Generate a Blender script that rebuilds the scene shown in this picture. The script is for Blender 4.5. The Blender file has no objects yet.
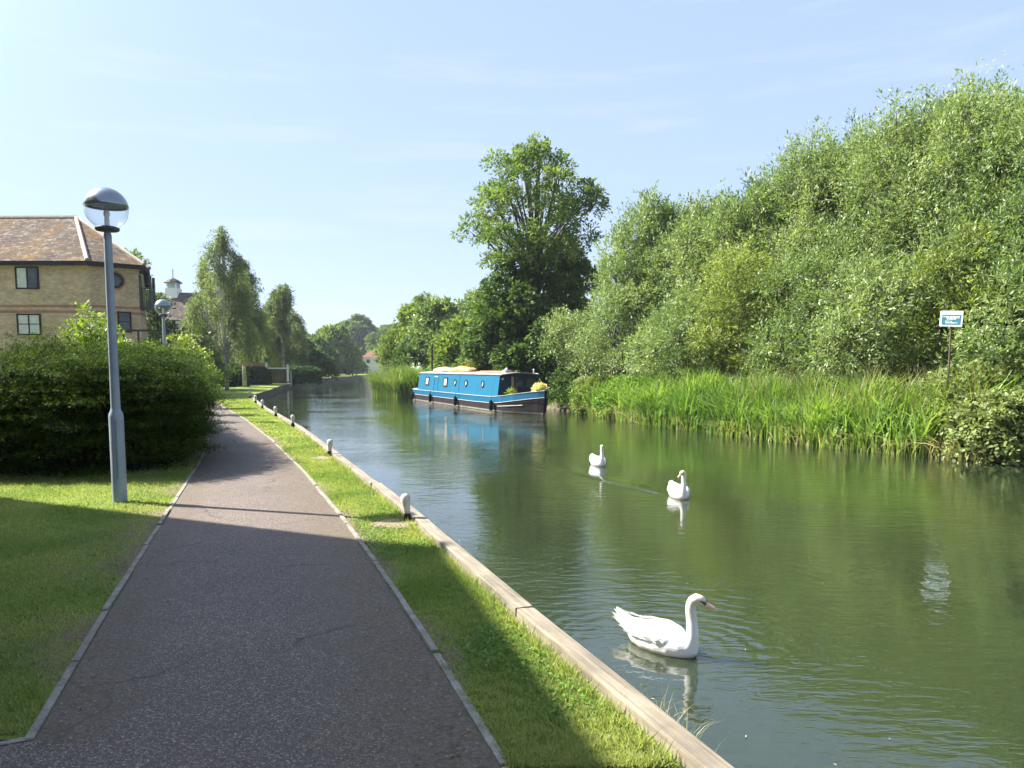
import bpy, bmesh, math, random
import numpy as np
from mathutils import Vector, Matrix, Euler

C = bpy.context.scene.collection
SC = bpy.context.scene
R = math.radians
random.seed(4)

# ------------------------------------------------------------------ camera, world, sun, exposure
FPX, CXP, CYP, YH, EYE = 760.0, 512.0, 440.0, 368.0, 1.65
TILT = math.atan((CYP - YH) / FPX)
cam_d = bpy.data.cameras.new('camera')
cam = bpy.data.objects.new('camera', cam_d); C.objects.link(cam)
cam.location = (0, 0, EYE)
cam.rotation_euler = (math.pi/2 - TILT, 0, 0)
cam_d.sensor_width = 36.0
cam_d.lens = 36.0 * FPX / 1024.0
cam_d.shift_y = (CYP - 384.0) / 1024.0
cam_d.clip_start = 0.05
cam_d.clip_end = 6000
SC.camera = cam

SUN_TO = Vector((-3.57, 1.12, 3.60)).normalized()
SUN_EL = math.asin(SUN_TO.z)
SUN_AZ = math.atan2(SUN_TO.x, SUN_TO.y)
W = bpy.data.worlds.new('World'); SC.world = W; W.use_nodes = True
nt = W.node_tree; nt.nodes.clear()
sky = nt.nodes.new('ShaderNodeTexSky'); sky.sky_type = 'NISHITA'; sky.sun_disc = False
sky.sun_elevation = SUN_EL; sky.sun_rotation = SUN_AZ % (2*math.pi)
sky.air_density = 1.0; sky.dust_density = 0.5; sky.ozone_density = 2.2; sky.altitude = 0
tc = nt.nodes.new('ShaderNodeTexCoord')
sp = nt.nodes.new('ShaderNodeSeparateXYZ'); nt.links.new(tc.outputs['Generated'], sp.inputs[0])
mp = nt.nodes.new('ShaderNodeMapping'); mp.inputs['Scale'].default_value = (1.6, 1.6, 14)
nt.links.new(tc.outputs['Generated'], mp.inputs[0])
no = nt.nodes.new('ShaderNodeTexNoise'); no.inputs['Scale'].default_value = 2.2; no.inputs['Detail'].default_value = 7; no.inputs['Roughness'].default_value = .62
nt.links.new(mp.outputs[0], no.inputs['Vector'])
rp = nt.nodes.new('ShaderNodeValToRGB'); rp.color_ramp.elements[0].position = .53; rp.color_ramp.elements[1].position = .85
rp.color_ramp.elements[1].color = (.40, .40, .40, 1)
nt.links.new(no.outputs['Fac'], rp.inputs[0])
mx = nt.nodes.new('ShaderNodeMix'); mx.data_type = 'RGBA'
nt.links.new(rp.outputs[0], mx.inputs[0])
gm = nt.nodes.new('ShaderNodeGamma'); gm.inputs[1].default_value = .30; nt.links.new(sky.outputs[0], gm.inputs[0])
ml = nt.nodes.new('ShaderNodeMix'); ml.data_type = 'RGBA'; ml.blend_type = 'MULTIPLY'; ml.inputs[0].default_value = 1.0
nt.links.new(gm.outputs[0], ml.inputs[6]); ml.inputs[7].default_value = (.82, .945, 1.18, 1)
nt.links.new(ml.outputs[2], mx.inputs[6]); mx.inputs[7].default_value = (1.75, 1.8, 1.86, 1)
vd = nt.nodes.new('ShaderNodeVectorMath'); vd.operation = 'DOT_PRODUCT'; nt.links.new(tc.outputs['Generated'], vd.inputs[0]); vd.inputs[1].default_value = SUN_TO
def wm(op, a, b):
    n = nt.nodes.new('ShaderNodeMath'); n.operation = op
    for i, q in ((0, a), (1, b)):
        if isinstance(q, (int, float)): n.inputs[i].default_value = q
        else: nt.links.new(q, n.inputs[i])
    return n.outputs[0]
glow = wm('MULTIPLY_ADD', wm('POWER', wm('MAXIMUM', vd.outputs['Value'], 0.0), 14.0), 7.0); glow.node.inputs[2].default_value = 1.0
hz_ = nt.nodes.new('ShaderNodeVectorMath'); hz_.operation = 'SCALE'; nt.links.new(mx.outputs[2], hz_.inputs[0]); nt.links.new(glow, hz_.inputs[3])
bg = nt.nodes.new('ShaderNodeBackground'); bg.inputs[1].default_value = 0.15
nt.links.new(hz_.outputs[0], bg.inputs[0])
wo = nt.nodes.new('ShaderNodeOutputWorld'); nt.links.new(bg.outputs[0], wo.inputs[0])

sun_d = bpy.data.lights.new('sun', 'SUN'); sun_d.energy = 5.0; sun_d.angle = R(0.53); sun_d.color = (1.0, .95, .86)
sun = bpy.data.objects.new('sun', sun_d); C.objects.link(sun)
sun.rotation_euler = (-SUN_TO).to_track_quat('-Z', 'Y').to_euler(); sun.location = (-30, 10, 40)

SC.view_settings.view_transform = 'Standard'
SC.view_settings.look = 'None'
SC.view_settings.exposure = 1.98
SC.view_settings.gamma = 1.0
SC.view_settings.use_curve_mapping = False
SC.render.engine = 'CYCLES'
SC.cycles.use_denoising = True
SC.cycles.max_bounces = 7; SC.cycles.diffuse_bounces = 3; SC.cycles.glossy_bounces = 3
SC.cycles.transmission_bounces = 4; SC.cycles.transparent_max_bounces = 8
SC.cycles.sample_clamp_indirect = 6

# ------------------------------------------------------------------ projection helpers (photograph pixel -> place in the world)
def ray(px, py):
    x = (px - CXP) / FPX; u = (CYP - py) / FPX
    return Vector((x, math.cos(TILT) + u*math.sin(TILT), -math.sin(TILT) + u*math.cos(TILT)))
def at(px, py, Y):
    d = ray(px, py); t = Y / d.y
    return Vector((d.x*t, Y, EYE + d.z*t))
def gnd(px, py, z=0.0):
    d = ray(px, py); t = (z - EYE) / d.z
    return Vector((d.x*t, d.y*t, z))

# ------------------------------------------------------------------ object helpers
def tag(o, label=None, cat=None, group=None, kind=None):
    if label: o['label'] = label
    if cat: o['category'] = cat
    if group: o['group'] = group
    if kind: o['kind'] = kind
    return o
def empty(name, loc=(0, 0, 0), rz=0.0, label=None, cat=None, group=None):
    o = bpy.data.objects.new(name, None); C.objects.link(o)
    o.location = loc; o.rotation_euler = (0, 0, rz); o.empty_display_size = .2
    return tag(o, label, cat, group)
def link(name, me, mats, parent=None, smooth=False):
    for m in (mats if isinstance(mats, (list, tuple)) else [mats]): me.materials.append(m)
    if smooth: me.shade_smooth()
    o = bpy.data.objects.new(name, me); C.objects.link(o)
    if parent is not None: o.parent = parent
    return o
def children(o): return [c for c in bpy.data.objects if c.parent is o]
def copy_tree(o, parent=None):
    c = o.copy(); C.objects.link(c)
    if parent is not None: c.parent = parent
    for ch in children(o): copy_tree(ch, c)
    return c

class MB:
    """collects shapes; build() links them as one mesh object"""
    def __init__(s): s.v = []; s.f = []; s.mi = []
    def add(s, vs, fs, mi=0):
        n = len(s.v); s.v += [tuple(v) for v in vs]
        s.f += [tuple(n+i for i in f) for f in fs]; s.mi += [mi]*len(fs)
        return s
    def box(s, c, d, rz=0, mi=0, M=None):
        x, y, z = d[0]/2, d[1]/2, d[2]/2
        vs = [Vector((a*x, b*y, e*z)) for e in (-1, 1) for b in (-1, 1) for a in (-1, 1)]
        m = M if M is not None else Matrix.Rotation(rz, 3, 'Z')
        vs = [m @ v + Vector(c) for v in vs]
        return s.add(vs, [(0,2,3,1),(4,5,7,6),(0,1,5,4),(2,6,7,3),(0,4,6,2),(1,3,7,5)], mi)
    def tube(s, pts, rad, n=8, mi=0, cap=True):
        pts = [Vector(p) for p in pts]
        if not isinstance(rad, (list, tuple)): rad = [rad]*len(pts)
        vs = []; prev = None
        for i, p in enumerate(pts):
            t = (pts[min(i+1, len(pts)-1)] - pts[max(i-1, 0)])
            if t.length < 1e-7: t = Vector((0, 0, 1))
            t.normalize()
            if prev is None:
                a = Vector((1, 0, 0)) if abs(t.x) < .8 else Vector((0, 1, 0))
            else: a = prev
            a = (a - t*a.dot(t)).normalized(); prev = a; b = t.cross(a)
            for k in range(n):
                w = 2*math.pi*k/n
                vs.append(p + (a*math.cos(w) + b*math.sin(w))*rad[i])
        fs = []
        for i in range(len(pts)-1):
            for k in range(n):
                k2 = (k+1) % n
                fs.append((i*n+k, i*n+k2, (i+1)*n+k2, (i+1)*n+k))
        if cap:
            fs.append(tuple(range(n-1, -1, -1))); fs.append(tuple((len(pts)-1)*n+k for k in range(n)))
        return s.add(vs, fs, mi)
    def lathe(s, prof, n=24, c=(0, 0, 0), mi=0):
        vs = []
        for r, z in prof:
            for k in range(n):
                w = 2*math.pi*k/n
                vs.append((c[0]+r*math.cos(w), c[1]+r*math.sin(w), c[2]+z))
        fs = []
        for i in range(len(prof)-1):
            for k in range(n):
                k2 = (k+1) % n
                fs.append((i*n+k, i*n+k2, (i+1)*n+k2, (i+1)*n+k))
        return s.add(vs, fs, mi)
    def ball(s, c, r, n=14, m=10, mi=0):
        if not isinstance(r, (list, tuple)): r = (r, r, r)
        vs = []; fs = []
        for i in range(m+1):
            a = math.pi*i/m
            for k in range(n):
                w = 2*math.pi*k/n
                vs.append((c[0]+r[0]*math.sin(a)*math.cos(w), c[1]+r[1]*math.sin(a)*math.sin(w), c[2]-r[2]*math.cos(a)))
        for i in range(m):
            for k in range(n):
                k2 = (k+1) % n
                fs.append((i*n+k, i*n+k2, (i+1)*n+k2, (i+1)*n+k))
        return s.add(vs, fs, mi)
    def mesh(s, name):
        me = bpy.data.meshes.new(name); me.from_pydata(s.v, [], s.f); me.validate()
        me.polygons.foreach_set('material_index', s.mi[:len(me.polygons)]) if len(me.polygons) == len(s.mi) else None
        me.update(); return me
    def build(s, name, mats, parent=None, smooth=False, bevel=0, weld=False):
        me = s.mesh(name)
        if weld or bevel:
            bm = bmesh.new(); bm.from_mesh(me)
            bmesh.ops.remove_doubles(bm, verts=bm.verts, dist=1e-5)
            bmesh.ops.recalc_face_normals(bm, faces=bm.faces)
            if bevel:
                bmesh.ops.bevel(bm, geom=[e for e in bm.edges if len(e.link_faces) == 2 and e.calc_face_angle(0) > .6],
                                offset=bevel, segments=2, affect='EDGES', profile=.6)
            bm.to_mesh(me); bm.free()
        return link(name, me, mats, parent, smooth)

def remeshed(mb, voxel, smooth=4, name='body'):
    """grow one continuous surface over the collected shapes"""
    o = bpy.data.objects.new('temporary', mb.mesh('temporary')); C.objects.link(o)
    m = o.modifiers.new('r', 'REMESH'); m.mode = 'VOXEL'; m.voxel_size = voxel
    if smooth:
        m = o.modifiers.new('s', 'SMOOTH'); m.iterations = smooth; m.factor = .5
    dg = bpy.context.evaluated_depsgraph_get()
    me = bpy.data.meshes.new_from_object(o.evaluated_get(dg)); me.name = name
    bpy.data.objects.remove(o)
    return me

# ------------------------------------------------------------------ materials
def nodes(name):
    m = bpy.data.materials.new(name); m.use_nodes = True
    t = m.node_tree; b = t.nodes['Principled BSDF']
    return m, t, b
def N(t, kind, **kw):
    n = t.nodes.new(kind)
    for k, v in kw.items():
        if k in n.inputs: n.inputs[k].default_value = v
        else: setattr(n, k, v)
    return n
def ramp(t, src, stops):
    r = t.nodes.new('ShaderNodeValToRGB'); e = r.color_ramp.elements
    while len(e) < len(stops): e.new(.5)
    for i, (p, c) in enumerate(stops):
        e[i].position = p; e[i].color = (*c, 1) if len(c) == 3 else c
    t.links.new(src, r.inputs[0]); return r.outputs[0]
def coords(t, kind='Object', scale=(1, 1, 1), rot=(0, 0, 0)):
    c = t.nodes.new('ShaderNodeTexCoord'); m = t.nodes.new('ShaderNodeMapping')
    m.inputs['Scale'].default_value = scale; m.inputs['Rotation'].default_value = rot
    t.links.new(c.outputs[kind], m.inputs[0]); return m.outputs[0]
def noise(t, vec, scale, detail=4, rough=.55):
    n = N(t, 'ShaderNodeTexNoise', Scale=scale, Detail=detail, Roughness=rough); t.links.new(vec, n.inputs['Vector']); return n.outputs['Fac']
def mixc(t, fac, a, b, mode='MIX'):
    m = t.nodes.new('ShaderNodeMix'); m.data_type = 'RGBA'; m.blend_type = mode
    for i, x in ((0, fac), (6, a), (7, b)):
        if isinstance(x, (int, float)): m.inputs[i].default_value = x
        elif isinstance(x, tuple): m.inputs[i].default_value = (*x, 1) if len(x) == 3 else x
        else: t.links.new(x, m.inputs[i])
    return m.outputs[2]
def bump(t, b, h, strength=.5, dist=.01):
    n = N(t, 'ShaderNodeBump', Strength=strength, Distance=dist); t.links.new(h, n.inputs['Height']); t.links.new(n.outputs[0], b.inputs['Normal']); return n
def simple(name, col, rough=.6, metal=0, var=.25, scale=6, spec=.5, bmp=.0, bscale=40):
    m, t, b = nodes(name)
    v = coords(t)
    f = noise(t, v, scale, 5)
    lo = tuple(c*(1-var) for c in col); hi = tuple(min(1, c*(1+var)) for c in col)
    t.links.new(ramp(t, f, [(.3, lo), (.7, hi)]), b.inputs['Base Color'])
    b.inputs['Roughness'].default_value = rough; b.inputs['Metallic'].default_value = metal
    b.inputs['Specular IOR Level'].default_value = spec
    if bmp: bump(t, b, noise(t, v, bscale, 3), bmp, .01)
    return m
def leaf_mat(name, dark, light, trans=.35, rough=.5, spec=.3, tcol=None, midw=.5):
    m, t, b = nodes(name)
    a = N(t, 'ShaderNodeAttribute', attribute_name='tint')
    mid = tuple(x*(1-midw)+y*midw for x, y in zip(dark, light))
    c = ramp(t, a.outputs['Fac'], [(0, dark), (.55, mid), (1, light)])
    t.links.new(c, b.inputs['Base Color'])
    b.inputs['Roughness'].default_value = rough; b.inputs['Specular IOR Level'].default_value = spec
    tr = t.nodes.new('ShaderNodeBsdfTranslucent')
    tc_ = mixc(t, 1.0, c, tcol or (1.25, 1.3, .55), 'MULTIPLY')
    t.links.new(tc_, tr.inputs[0])
    ms = t.nodes.new('ShaderNodeMixShader'); ms.inputs[0].default_value = trans
    t.links.new(b.outputs[0], ms.inputs[1]); t.links.new(tr.outputs[0], ms.inputs[2])
    t.links.new(ms.outputs[0], t.nodes['Material Output'].inputs[0])
    return m

M = {}
M['willow'] = leaf_mat('willow leaves', (.056, .112, .030), (.290, .350, .140), .34, .48, .35)
M['willow_pale'] = leaf_mat('pale willow leaves', (.080, .138, .048), (.325, .380, .170), .36, .5, .3)
M['willow_yellow'] = leaf_mat('yellow green leaves', (.085, .140, .030), (.300, .335, .095), .38, .5, .25)
M['ash'] = leaf_mat('ash leaves', (.055, .110, .028), (.205, .265, .080), .40, .6, .12)
M['dark'] = leaf_mat('dark leaves', (.032, .070, .020), (.120, .175, .052), .3, .6, .12)
M['birch'] = leaf_mat('birch leaves', (.085, .132, .044), (.235, .275, .110), .38, .6, .15)
M['far'] = leaf_mat('far leaves', (.075, .130, .028), (.235, .290, .080), .4, .6, .1)
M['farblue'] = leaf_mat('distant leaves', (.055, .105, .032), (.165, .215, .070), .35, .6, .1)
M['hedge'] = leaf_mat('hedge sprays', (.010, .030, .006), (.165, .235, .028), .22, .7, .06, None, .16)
M['lime'] = leaf_mat('lime green leaves', (.10, .17, .02), (.26, .33, .06), .4)
M['gold'] = leaf_mat('golden leaves', (.13, .18, .03), (.30, .33, .07), .4)
M['bramble'] = leaf_mat('bramble leaves', (.070, .115, .036), (.30, .33, .13), .34, .6, .12)
M['reed'] = leaf_mat('reed blades', (.045, .120, .018), (.230, .335, .070), .40, .5, .25)
M['reed_dry'] = leaf_mat('drying reed blades', (.13, .15, .05), (.36, .33, .15), .35)
M['grass'] = leaf_mat('grass blades', (.105, .185, .042), (.365, .380, .150), .42, .6, .12)
M['cream'] = leaf_mat('cream flowers', (.55, .48, .20), (.75, .70, .45), .3)
M['clipped'] = leaf_mat('clipped hedge leaves', (.025, .060, .022), (.080, .130, .045), .2, .7, .08)

def bark(name, a, b_, scale=6, st=(1, 1, .25)):
    m, t, b = nodes(name); v = coords(t, scale=st)
    f = noise(t, v, scale, 6, .65)
    t.links.new(ramp(t, f, [(.32, a), (.68, b_)]), b.inputs['Base Color']); b.inputs['Roughness'].default_value = .9
    bump(t, b, f, .6, .03); return m
M['bark'] = bark('bark', (.045, .038, .028), (.14, .12, .095))
M['birchbark'] = bark('birch bark', (.10, .09, .08), (.55, .53, .48), 5, (1, 1, 2.5))
M['twig'] = simple('twigs', (.022, .020, .012), .95, spec=.05)

# lawn
def lawn_mat():
    m, t, b = nodes('lawn')
    v = coords(t)
    f1 = noise(t, v, .55, 5, .6); f2 = noise(t, v, 5.0, 5, .65); f3 = noise(t, v, 60, 3, .6)
    c1 = ramp(t, f1, [(.30, (.085, .155, .022)), (.52, (.150, .205, .034)), (.72, (.245, .245, .070))])
    c2 = ramp(t, f2, [(.25, (.060, .105, .018)), (.55, (.150, .185, .036)), (.80, (.26, .23, .10))])
    c = mixc(t, .5, c1, c2)
    c3 = ramp(t, f3, [(.3, (.45, .5, .4)), (.7, (1.35, 1.3, 1.25))])
    c = mixc(t, .8, c, c3, 'MULTIPLY')
    # bare worn earth beside the path edging
    at_ = N(t, 'ShaderNodeAttribute', attribute_name='worn')
    mul = N(t, 'ShaderNodeMath', operation='MULTIPLY'); t.links.new(at_.outputs['Fac'], mul.inputs[0])
    wr = ramp(t, noise(t, v, 3.2, 5, .7), [(.36, (0, 0, 0)), (.50, (1, 1, 1))]); t.links.new(wr, mul.inputs[1])
    soil = ramp(t, noise(t, v, 30, 4, .7), [(.3, (.075, .052, .032)), (.7, (.22, .165, .105))])
    c = mixc(t, mul.outputs[0], c, soil)
    t.links.new(c, b.inputs['Base Color']); b.inputs['Roughness'].default_value = .9; b.inputs['Specular IOR Level'].default_value = .15
    bump(t, b, f3, .7, .03)
    return m
M['lawn'] = lawn_mat()
def path_mat():
    m, t, b = nodes('tarmac')
    v = coords(t)
    vo = N(t, 'ShaderNodeTexVoronoi', Scale=150.0); t.links.new(v, vo.inputs['Vector'])
    stone = N(t, 'ShaderNodeSeparateColor'); t.links.new(vo.outputs['Color'], stone.inputs[0])
    c = ramp(t, stone.outputs[0], [(.0, (.044, .033, .026)), (.6, (.094, .072, .057)), (.88, (.142, .114, .094)), (1., (.31, .265, .225))])
    f1 = noise(t, v, .8, 5, .6)
    c = mixc(t, .75, c, ramp(t, f1, [(.3, (.72, .70, .70)), (.7, (1.22, 1.16, 1.10))]), 'MULTIPLY')
    f2 = noise(t, v, 2.3, 6, .7)
    c = mixc(t, ramp(t, f2, [(.56, (0, 0, 0)), (.70, (.6, .6, .6))]), c, (.085, .06, .042))   # moss and dirt
    # cracks
    vv = t.nodes.new('ShaderNodeVectorMath'); vv.operation = 'ADD'
    nz = N(t, 'ShaderNodeTexNoise', Scale=1.4, Detail=6.0); t.links.new(v, nz.inputs['Vector'])
    sc = t.nodes.new('ShaderNodeVectorMath'); sc.operation = 'SCALE'; sc.inputs[3].default_value = .9; t.links.new(nz.outputs['Color'], sc.inputs[0])
    t.links.new(v, vv.inputs[0]); t.links.new(sc.outputs[0], vv.inputs[1])
    ck = N(t, 'ShaderNodeTexVoronoi', Scale=.55, feature='DISTANCE_TO_EDGE'); t.links.new(vv.outputs[0], ck.inputs['Vector'])
    ed0 = N(t, 'ShaderNodeAttribute', attribute_name='margin')
    cm = N(t, 'ShaderNodeMath', operation='MULTIPLY'); t.links.new(ramp(t, ed0.outputs['Fac'], [(.02, (0, 0, 0)), (.12, (1, 1, 1))]), cm.inputs[0])
    t.links.new(ramp(t, ck.outputs['Distance'], [(.003, (.85, .85, .85)), (.014, (0, 0, 0))]), cm.inputs[1])
    c = mixc(t, cm.outputs[0], c, (.024, .020, .017))
    pz = noise(t, v, 9, 3, .5)
    c = mixc(t, ramp(t, pz, [(.70, (0, 0, 0)), (.78, (.35, .35, .35))]), c, (.42, .40, .36))   # pale scuffs
    # damp, mossy margins along the edging
    ed = N(t, 'ShaderNodeAttribute', attribute_name='margin')
    mm = N(t, 'ShaderNodeMath', operation='MULTIPLY'); t.links.new(ed.outputs['Fac'], mm.inputs[0])
    t.links.new(ramp(t, noise(t, v, 4, 6, .7), [(.30, (.1, .1, .1)), (.56, (1, 1, 1))]), mm.inputs[1])
    c = mixc(t, mm.outputs[0], c, ramp(t, noise(t, v, 45, 3), [(.3, (.04, .03, .02)), (.7, (.13, .095, .06))]))
    t.links.new(c, b.inputs['Base Color'])
    b.inputs['Roughness'].default_value = .75; b.inputs['Specular IOR Level'].default_value = .35
    bump(t, b, vo.outputs['Distance'], .55, .006)
    return m
M['path'] = path_mat()
def concrete(name, a, b_, sc=7):
    m, t, b = nodes(name); v = coords(t)
    c = ramp(t, noise(t, v, sc, 6, .7), [(.3, a), (.7, b_)])
    c = mixc(t, ramp(t, noise(t, v, 1.7, 5, .7), [(.55, (0, 0, 0)), (.7, (.6, .6, .6))]), c, (.10, .095, .045))
    c = mixc(t, .7, c, ramp(t, noise(t, v, 70, 3), [(.3, (.6, .6, .6)), (.7, (1.25, 1.25, 1.25))]), 'MULTIPLY')
    t.links.new(c, b.inputs['Base Color']); b.inputs['Roughness'].default_value = .85
    bump(t, b, noise(t, v, 50, 4), .5, .008); return m
M['kerb'] = concrete('edging concrete', (.085, .074, .056), (.27, .245, .20))
M['pad'] = concrete('pad concrete', (.11, .075, .052), (.27, .19, .135))
M['soil'] = simple('bank soil', (.075, .058, .035), .95, var=.5, scale=3, bmp=.5)
def wood(name, a, b_, axis=0, ang=0.0):
    m, t, b = nodes(name); v0 = coords(t, rot=(0, 0, ang)); mp_ = t.nodes.new('ShaderNodeMapping'); mp_.inputs['Scale'].default_value = (.6, 14, 14) if axis == 0 else (14, 14, .6)
    t.links.new(v0, mp_.inputs[0]); v = mp_.outputs[0]
    f = noise(t, v, 2.2, 7, .65)
    c = ramp(t, f, [(.28, a), (.5, tuple((x+y)/2 for x, y in zip(a, b_))), (.72, b_)])
    c = mixc(t, .8, c, ramp(t, noise(t, coords(t), 1.6, 5, .7), [(.3, (.42, .41, .38)), (.7, (1.2, 1.18, 1.12))]), 'MULTIPLY')
    t.links.new(c, b.inputs['Base Color']); b.inputs['Roughness'].default_value = .8
    bump(t, b, f, .5, .01); return m
M['timber'] = wood('weathered timber', (.095, .078, .054), (.285, .245, .182), 0, R(-111.5))
M['oak'] = wood('dark timber', (.05, .035, .022), (.14, .10, .065), 2)
def pilings():
    m, t, b = nodes('bank pilings'); v = coords(t)
    w = N(t, 'ShaderNodeTexNoise', Scale=1.2, Detail=5.0); t.links.new(v, w.inputs['Vector'])
    t.links.new(ramp(t, w.outputs['Fac'], [(.3, (.03, .028, .02)), (.7, (.12, .11, .075))]), b.inputs['Base Color']); b.inputs['Roughness'].default_value = .9
    return m
M['piling'] = pilings()

SW = []      # places of the swans on the water (x, y), filled below before the water material is made
def water_mat():
    m, t, b = nodes('river water')
    b.inputs['Base Color'].default_value = (.040, .056, .022, 1)
    b.inputs['Roughness'].default_value = .02; b.inputs['IOR'].default_value = 1.9
    v = coords(t)
    c = ramp(t, noise(t, v, .12, 3), [(.35, (.017, .026, .011)), (.65, (.023, .032, .013))])
    t.links.new(c, b.inputs['Base Color'])
    b.inputs['Subsurface Weight'].default_value = 1.0; b.inputs['Subsurface Radius'].default_value = (.5, .7, .5); b.inputs['Subsurface Scale'].default_value = .6
    # wind ripples: two crossed sets of short waves, stronger in patches
    n1 = noise(t, coords(t, scale=(1.0, 2.6, 1), rot=(0, 0, R(14))), 3.4, 3, .5)
    n2 = noise(t, coords(t, scale=(1.0, 2.2, 1), rot=(0, 0, R(-22))), 7.5, 2, .5)
    n3 = noise(t, coords(t, scale=(1, 1.6, 1)), .9, 2, .5)
    patch = ramp(t, noise(t, v, .22, 3, .6), [(.38, (.25, .25, .25)), (.62, (1, 1, 1))])
    s = N(t, 'ShaderNodeMath', operation='MULTIPLY_ADD'); t.links.new(n2, s.inputs[0]); s.inputs[1].default_value = .45; t.links.new(n1, s.inputs[2])
    p = N(t, 'ShaderNodeMath', operation='MULTIPLY'); t.links.new(s.outputs[0], p.inputs[0]); t.links.new(patch, p.inputs[1])
    h = N(t, 'ShaderNodeMath', operation='MULTIPLY_ADD'); t.links.new(n3, h.inputs[0]); h.inputs[1].default_value = .8; t.links.new(p.outputs[0], h.inputs[2])
    out = h.outputs[0]
    g = t.nodes.new('ShaderNodeNewGeometry')
    # rings spreading from each swan
    for (x, y, amp, lam, fall) in SW:
        d = t.nodes.new('ShaderNodeVectorMath'); d.operation = 'DISTANCE'; t.links.new(g.outputs['Position'], d.inputs[0]); d.inputs[1].default_value = (x, y, -.5)
        a = N(t, 'ShaderNodeMath', operation='MULTIPLY_ADD'); t.links.new(d.outputs['Value'], a.inputs[0]); a.inputs[1].default_value = 2*math.pi/lam
        ph_ = N(t, 'ShaderNodeMath', operation='MULTIPLY'); t.links.new(noise(t, v, 1.6, 3), ph_.inputs[0]); ph_.inputs[1].default_value = 9.0; t.links.new(ph_.outputs[0], a.inputs[2])
        si = N(t, 'ShaderNodeMath', operation='SINE'); t.links.new(a.outputs[0], si.inputs[0])
        e = N(t, 'ShaderNodeMath', operation='MULTIPLY'); t.links.new(d.outputs['Value'], e.inputs[0]); e.inputs[1].default_value = -1.0/fall
        ex = N(t, 'ShaderNodeMath', operation='EXPONENT'); t.links.new(e.outputs[0], ex.inputs[0])
        mu = N(t, 'ShaderNodeMath', operation='MULTIPLY'); t.links.new(si.outputs[0], mu.inputs[0]); t.links.new(ex.outputs[0], mu.inputs[1])
        ad = N(t, 'ShaderNodeMath', operation='MULTIPLY_ADD'); t.links.new(mu.outputs[0], ad.inputs[0]); ad.inputs[1].default_value = amp; t.links.new(out, ad.inputs[2])
        out = ad.outputs[0]
    # the wash trailing behind the middle swan
    wl_ = t.nodes.new('ShaderNodeMapping'); wl_.vector_type = 'TEXTURE'; wl_.inputs['Location'].default_value = (2.62, 12.95, 0); wl_.inputs['Rotation'].default_value = (0, 0, math.atan2(2.2, -1.0))
    t.links.new(g.outputs['Position'], wl_.inputs[0]); ws = t.nodes.new('ShaderNodeSeparateXYZ'); t.links.new(wl_.outputs[0], ws.inputs[0])
    def m2(op, a_, b_=None):
        n_ = N(t, 'ShaderNodeMath', operation=op)
        for i_, q_ in ((0, a_), (1, b_)):
            if q_ is None: continue
            if isinstance(q_, (int, float)): n_.inputs[i_].default_value = q_
            else: t.links.new(q_, n_.inputs[i_])
        return n_.outputs[0]
    wid = m2('ADD', m2('MULTIPLY', ws.outputs[0], .05), .13)
    ga_ = m2('EXPONENT', m2('MULTIPLY', m2('POWER', m2('ABSOLUTE', m2('DIVIDE', ws.outputs[1], wid)), 2.0), -1.0))
    fad = m2('MULTIPLY', m2('GREATER_THAN', ws.outputs[0], 0.0), m2('EXPONENT', m2('MULTIPLY', ws.outputs[0], -.32)))
    out = m2('ADD', out, m2('MULTIPLY', m2('MULTIPLY', ga_, fad), 5.0))
    bump(t, b, out, 1.0, .0085)
    return m

def brick_mat(name, a, b_, mortar):
    m, t, b = nodes(name)
    g = t.nodes.new('ShaderNodeTexCoord'); s = t.nodes.new('ShaderNodeSeparateXYZ'); t.links.new(g.outputs['Object'], s.inputs[0])
    ad = N(t, 'ShaderNodeMath', operation='ADD'); t.links.new(s.outputs[0], ad.inputs[0]); t.links.new(s.outputs[1], ad.inputs[1])
    cb = t.nodes.new('ShaderNodeCombineXYZ'); t.links.new(ad.outputs[0], cb.inputs[0]); t.links.new(s.outputs[2], cb.inputs[1])
    br = t.nodes.new('ShaderNodeTexBrick'); t.links.new(cb.outputs[0], br.inputs['Vector'])
    br.inputs['Scale'].default_value = 1.0; br.inputs['Brick Width'].default_value = .225; br.inputs['Row Height'].default_value = .075
    br.inputs['Mortar Size'].default_value = .006; br.inputs['Color1'].default_value = (*a, 1); br.inputs['Color2'].default_value = (*b_, 1); br.inputs['Mortar'].default_value = (*mortar, 1)
    c = mixc(t, .8, br.outputs['Color'], ramp(t, noise(t, coords(t, scale=(1, 1, 2.5)), .9, 6, .7), [(.3, (.68, .66, .62)), (.7, (1.22, 1.2, 1.15))]), 'MULTIPLY')
    c = mixc(t, .6, c, ramp(t, noise(t, coords(t, scale=(1, 1, 3)), 5, 3, .7), [(.3, (.75, .74, .72)), (.7, (1.2, 1.2, 1.2))]), 'MULTIPLY')
    t.links.new(c, b.inputs['Base Color']); b.inputs['Roughness'].default_value = .9
    return m
M['buff'] = brick_mat('buff brick', (.47, .335, .225), (.335, .235, .155), (.30, .26, .21))
M['redbrick'] = brick_mat('red brick', (.30, .125, .085), (.24, .10, .07), (.25, .2, .17))
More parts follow.
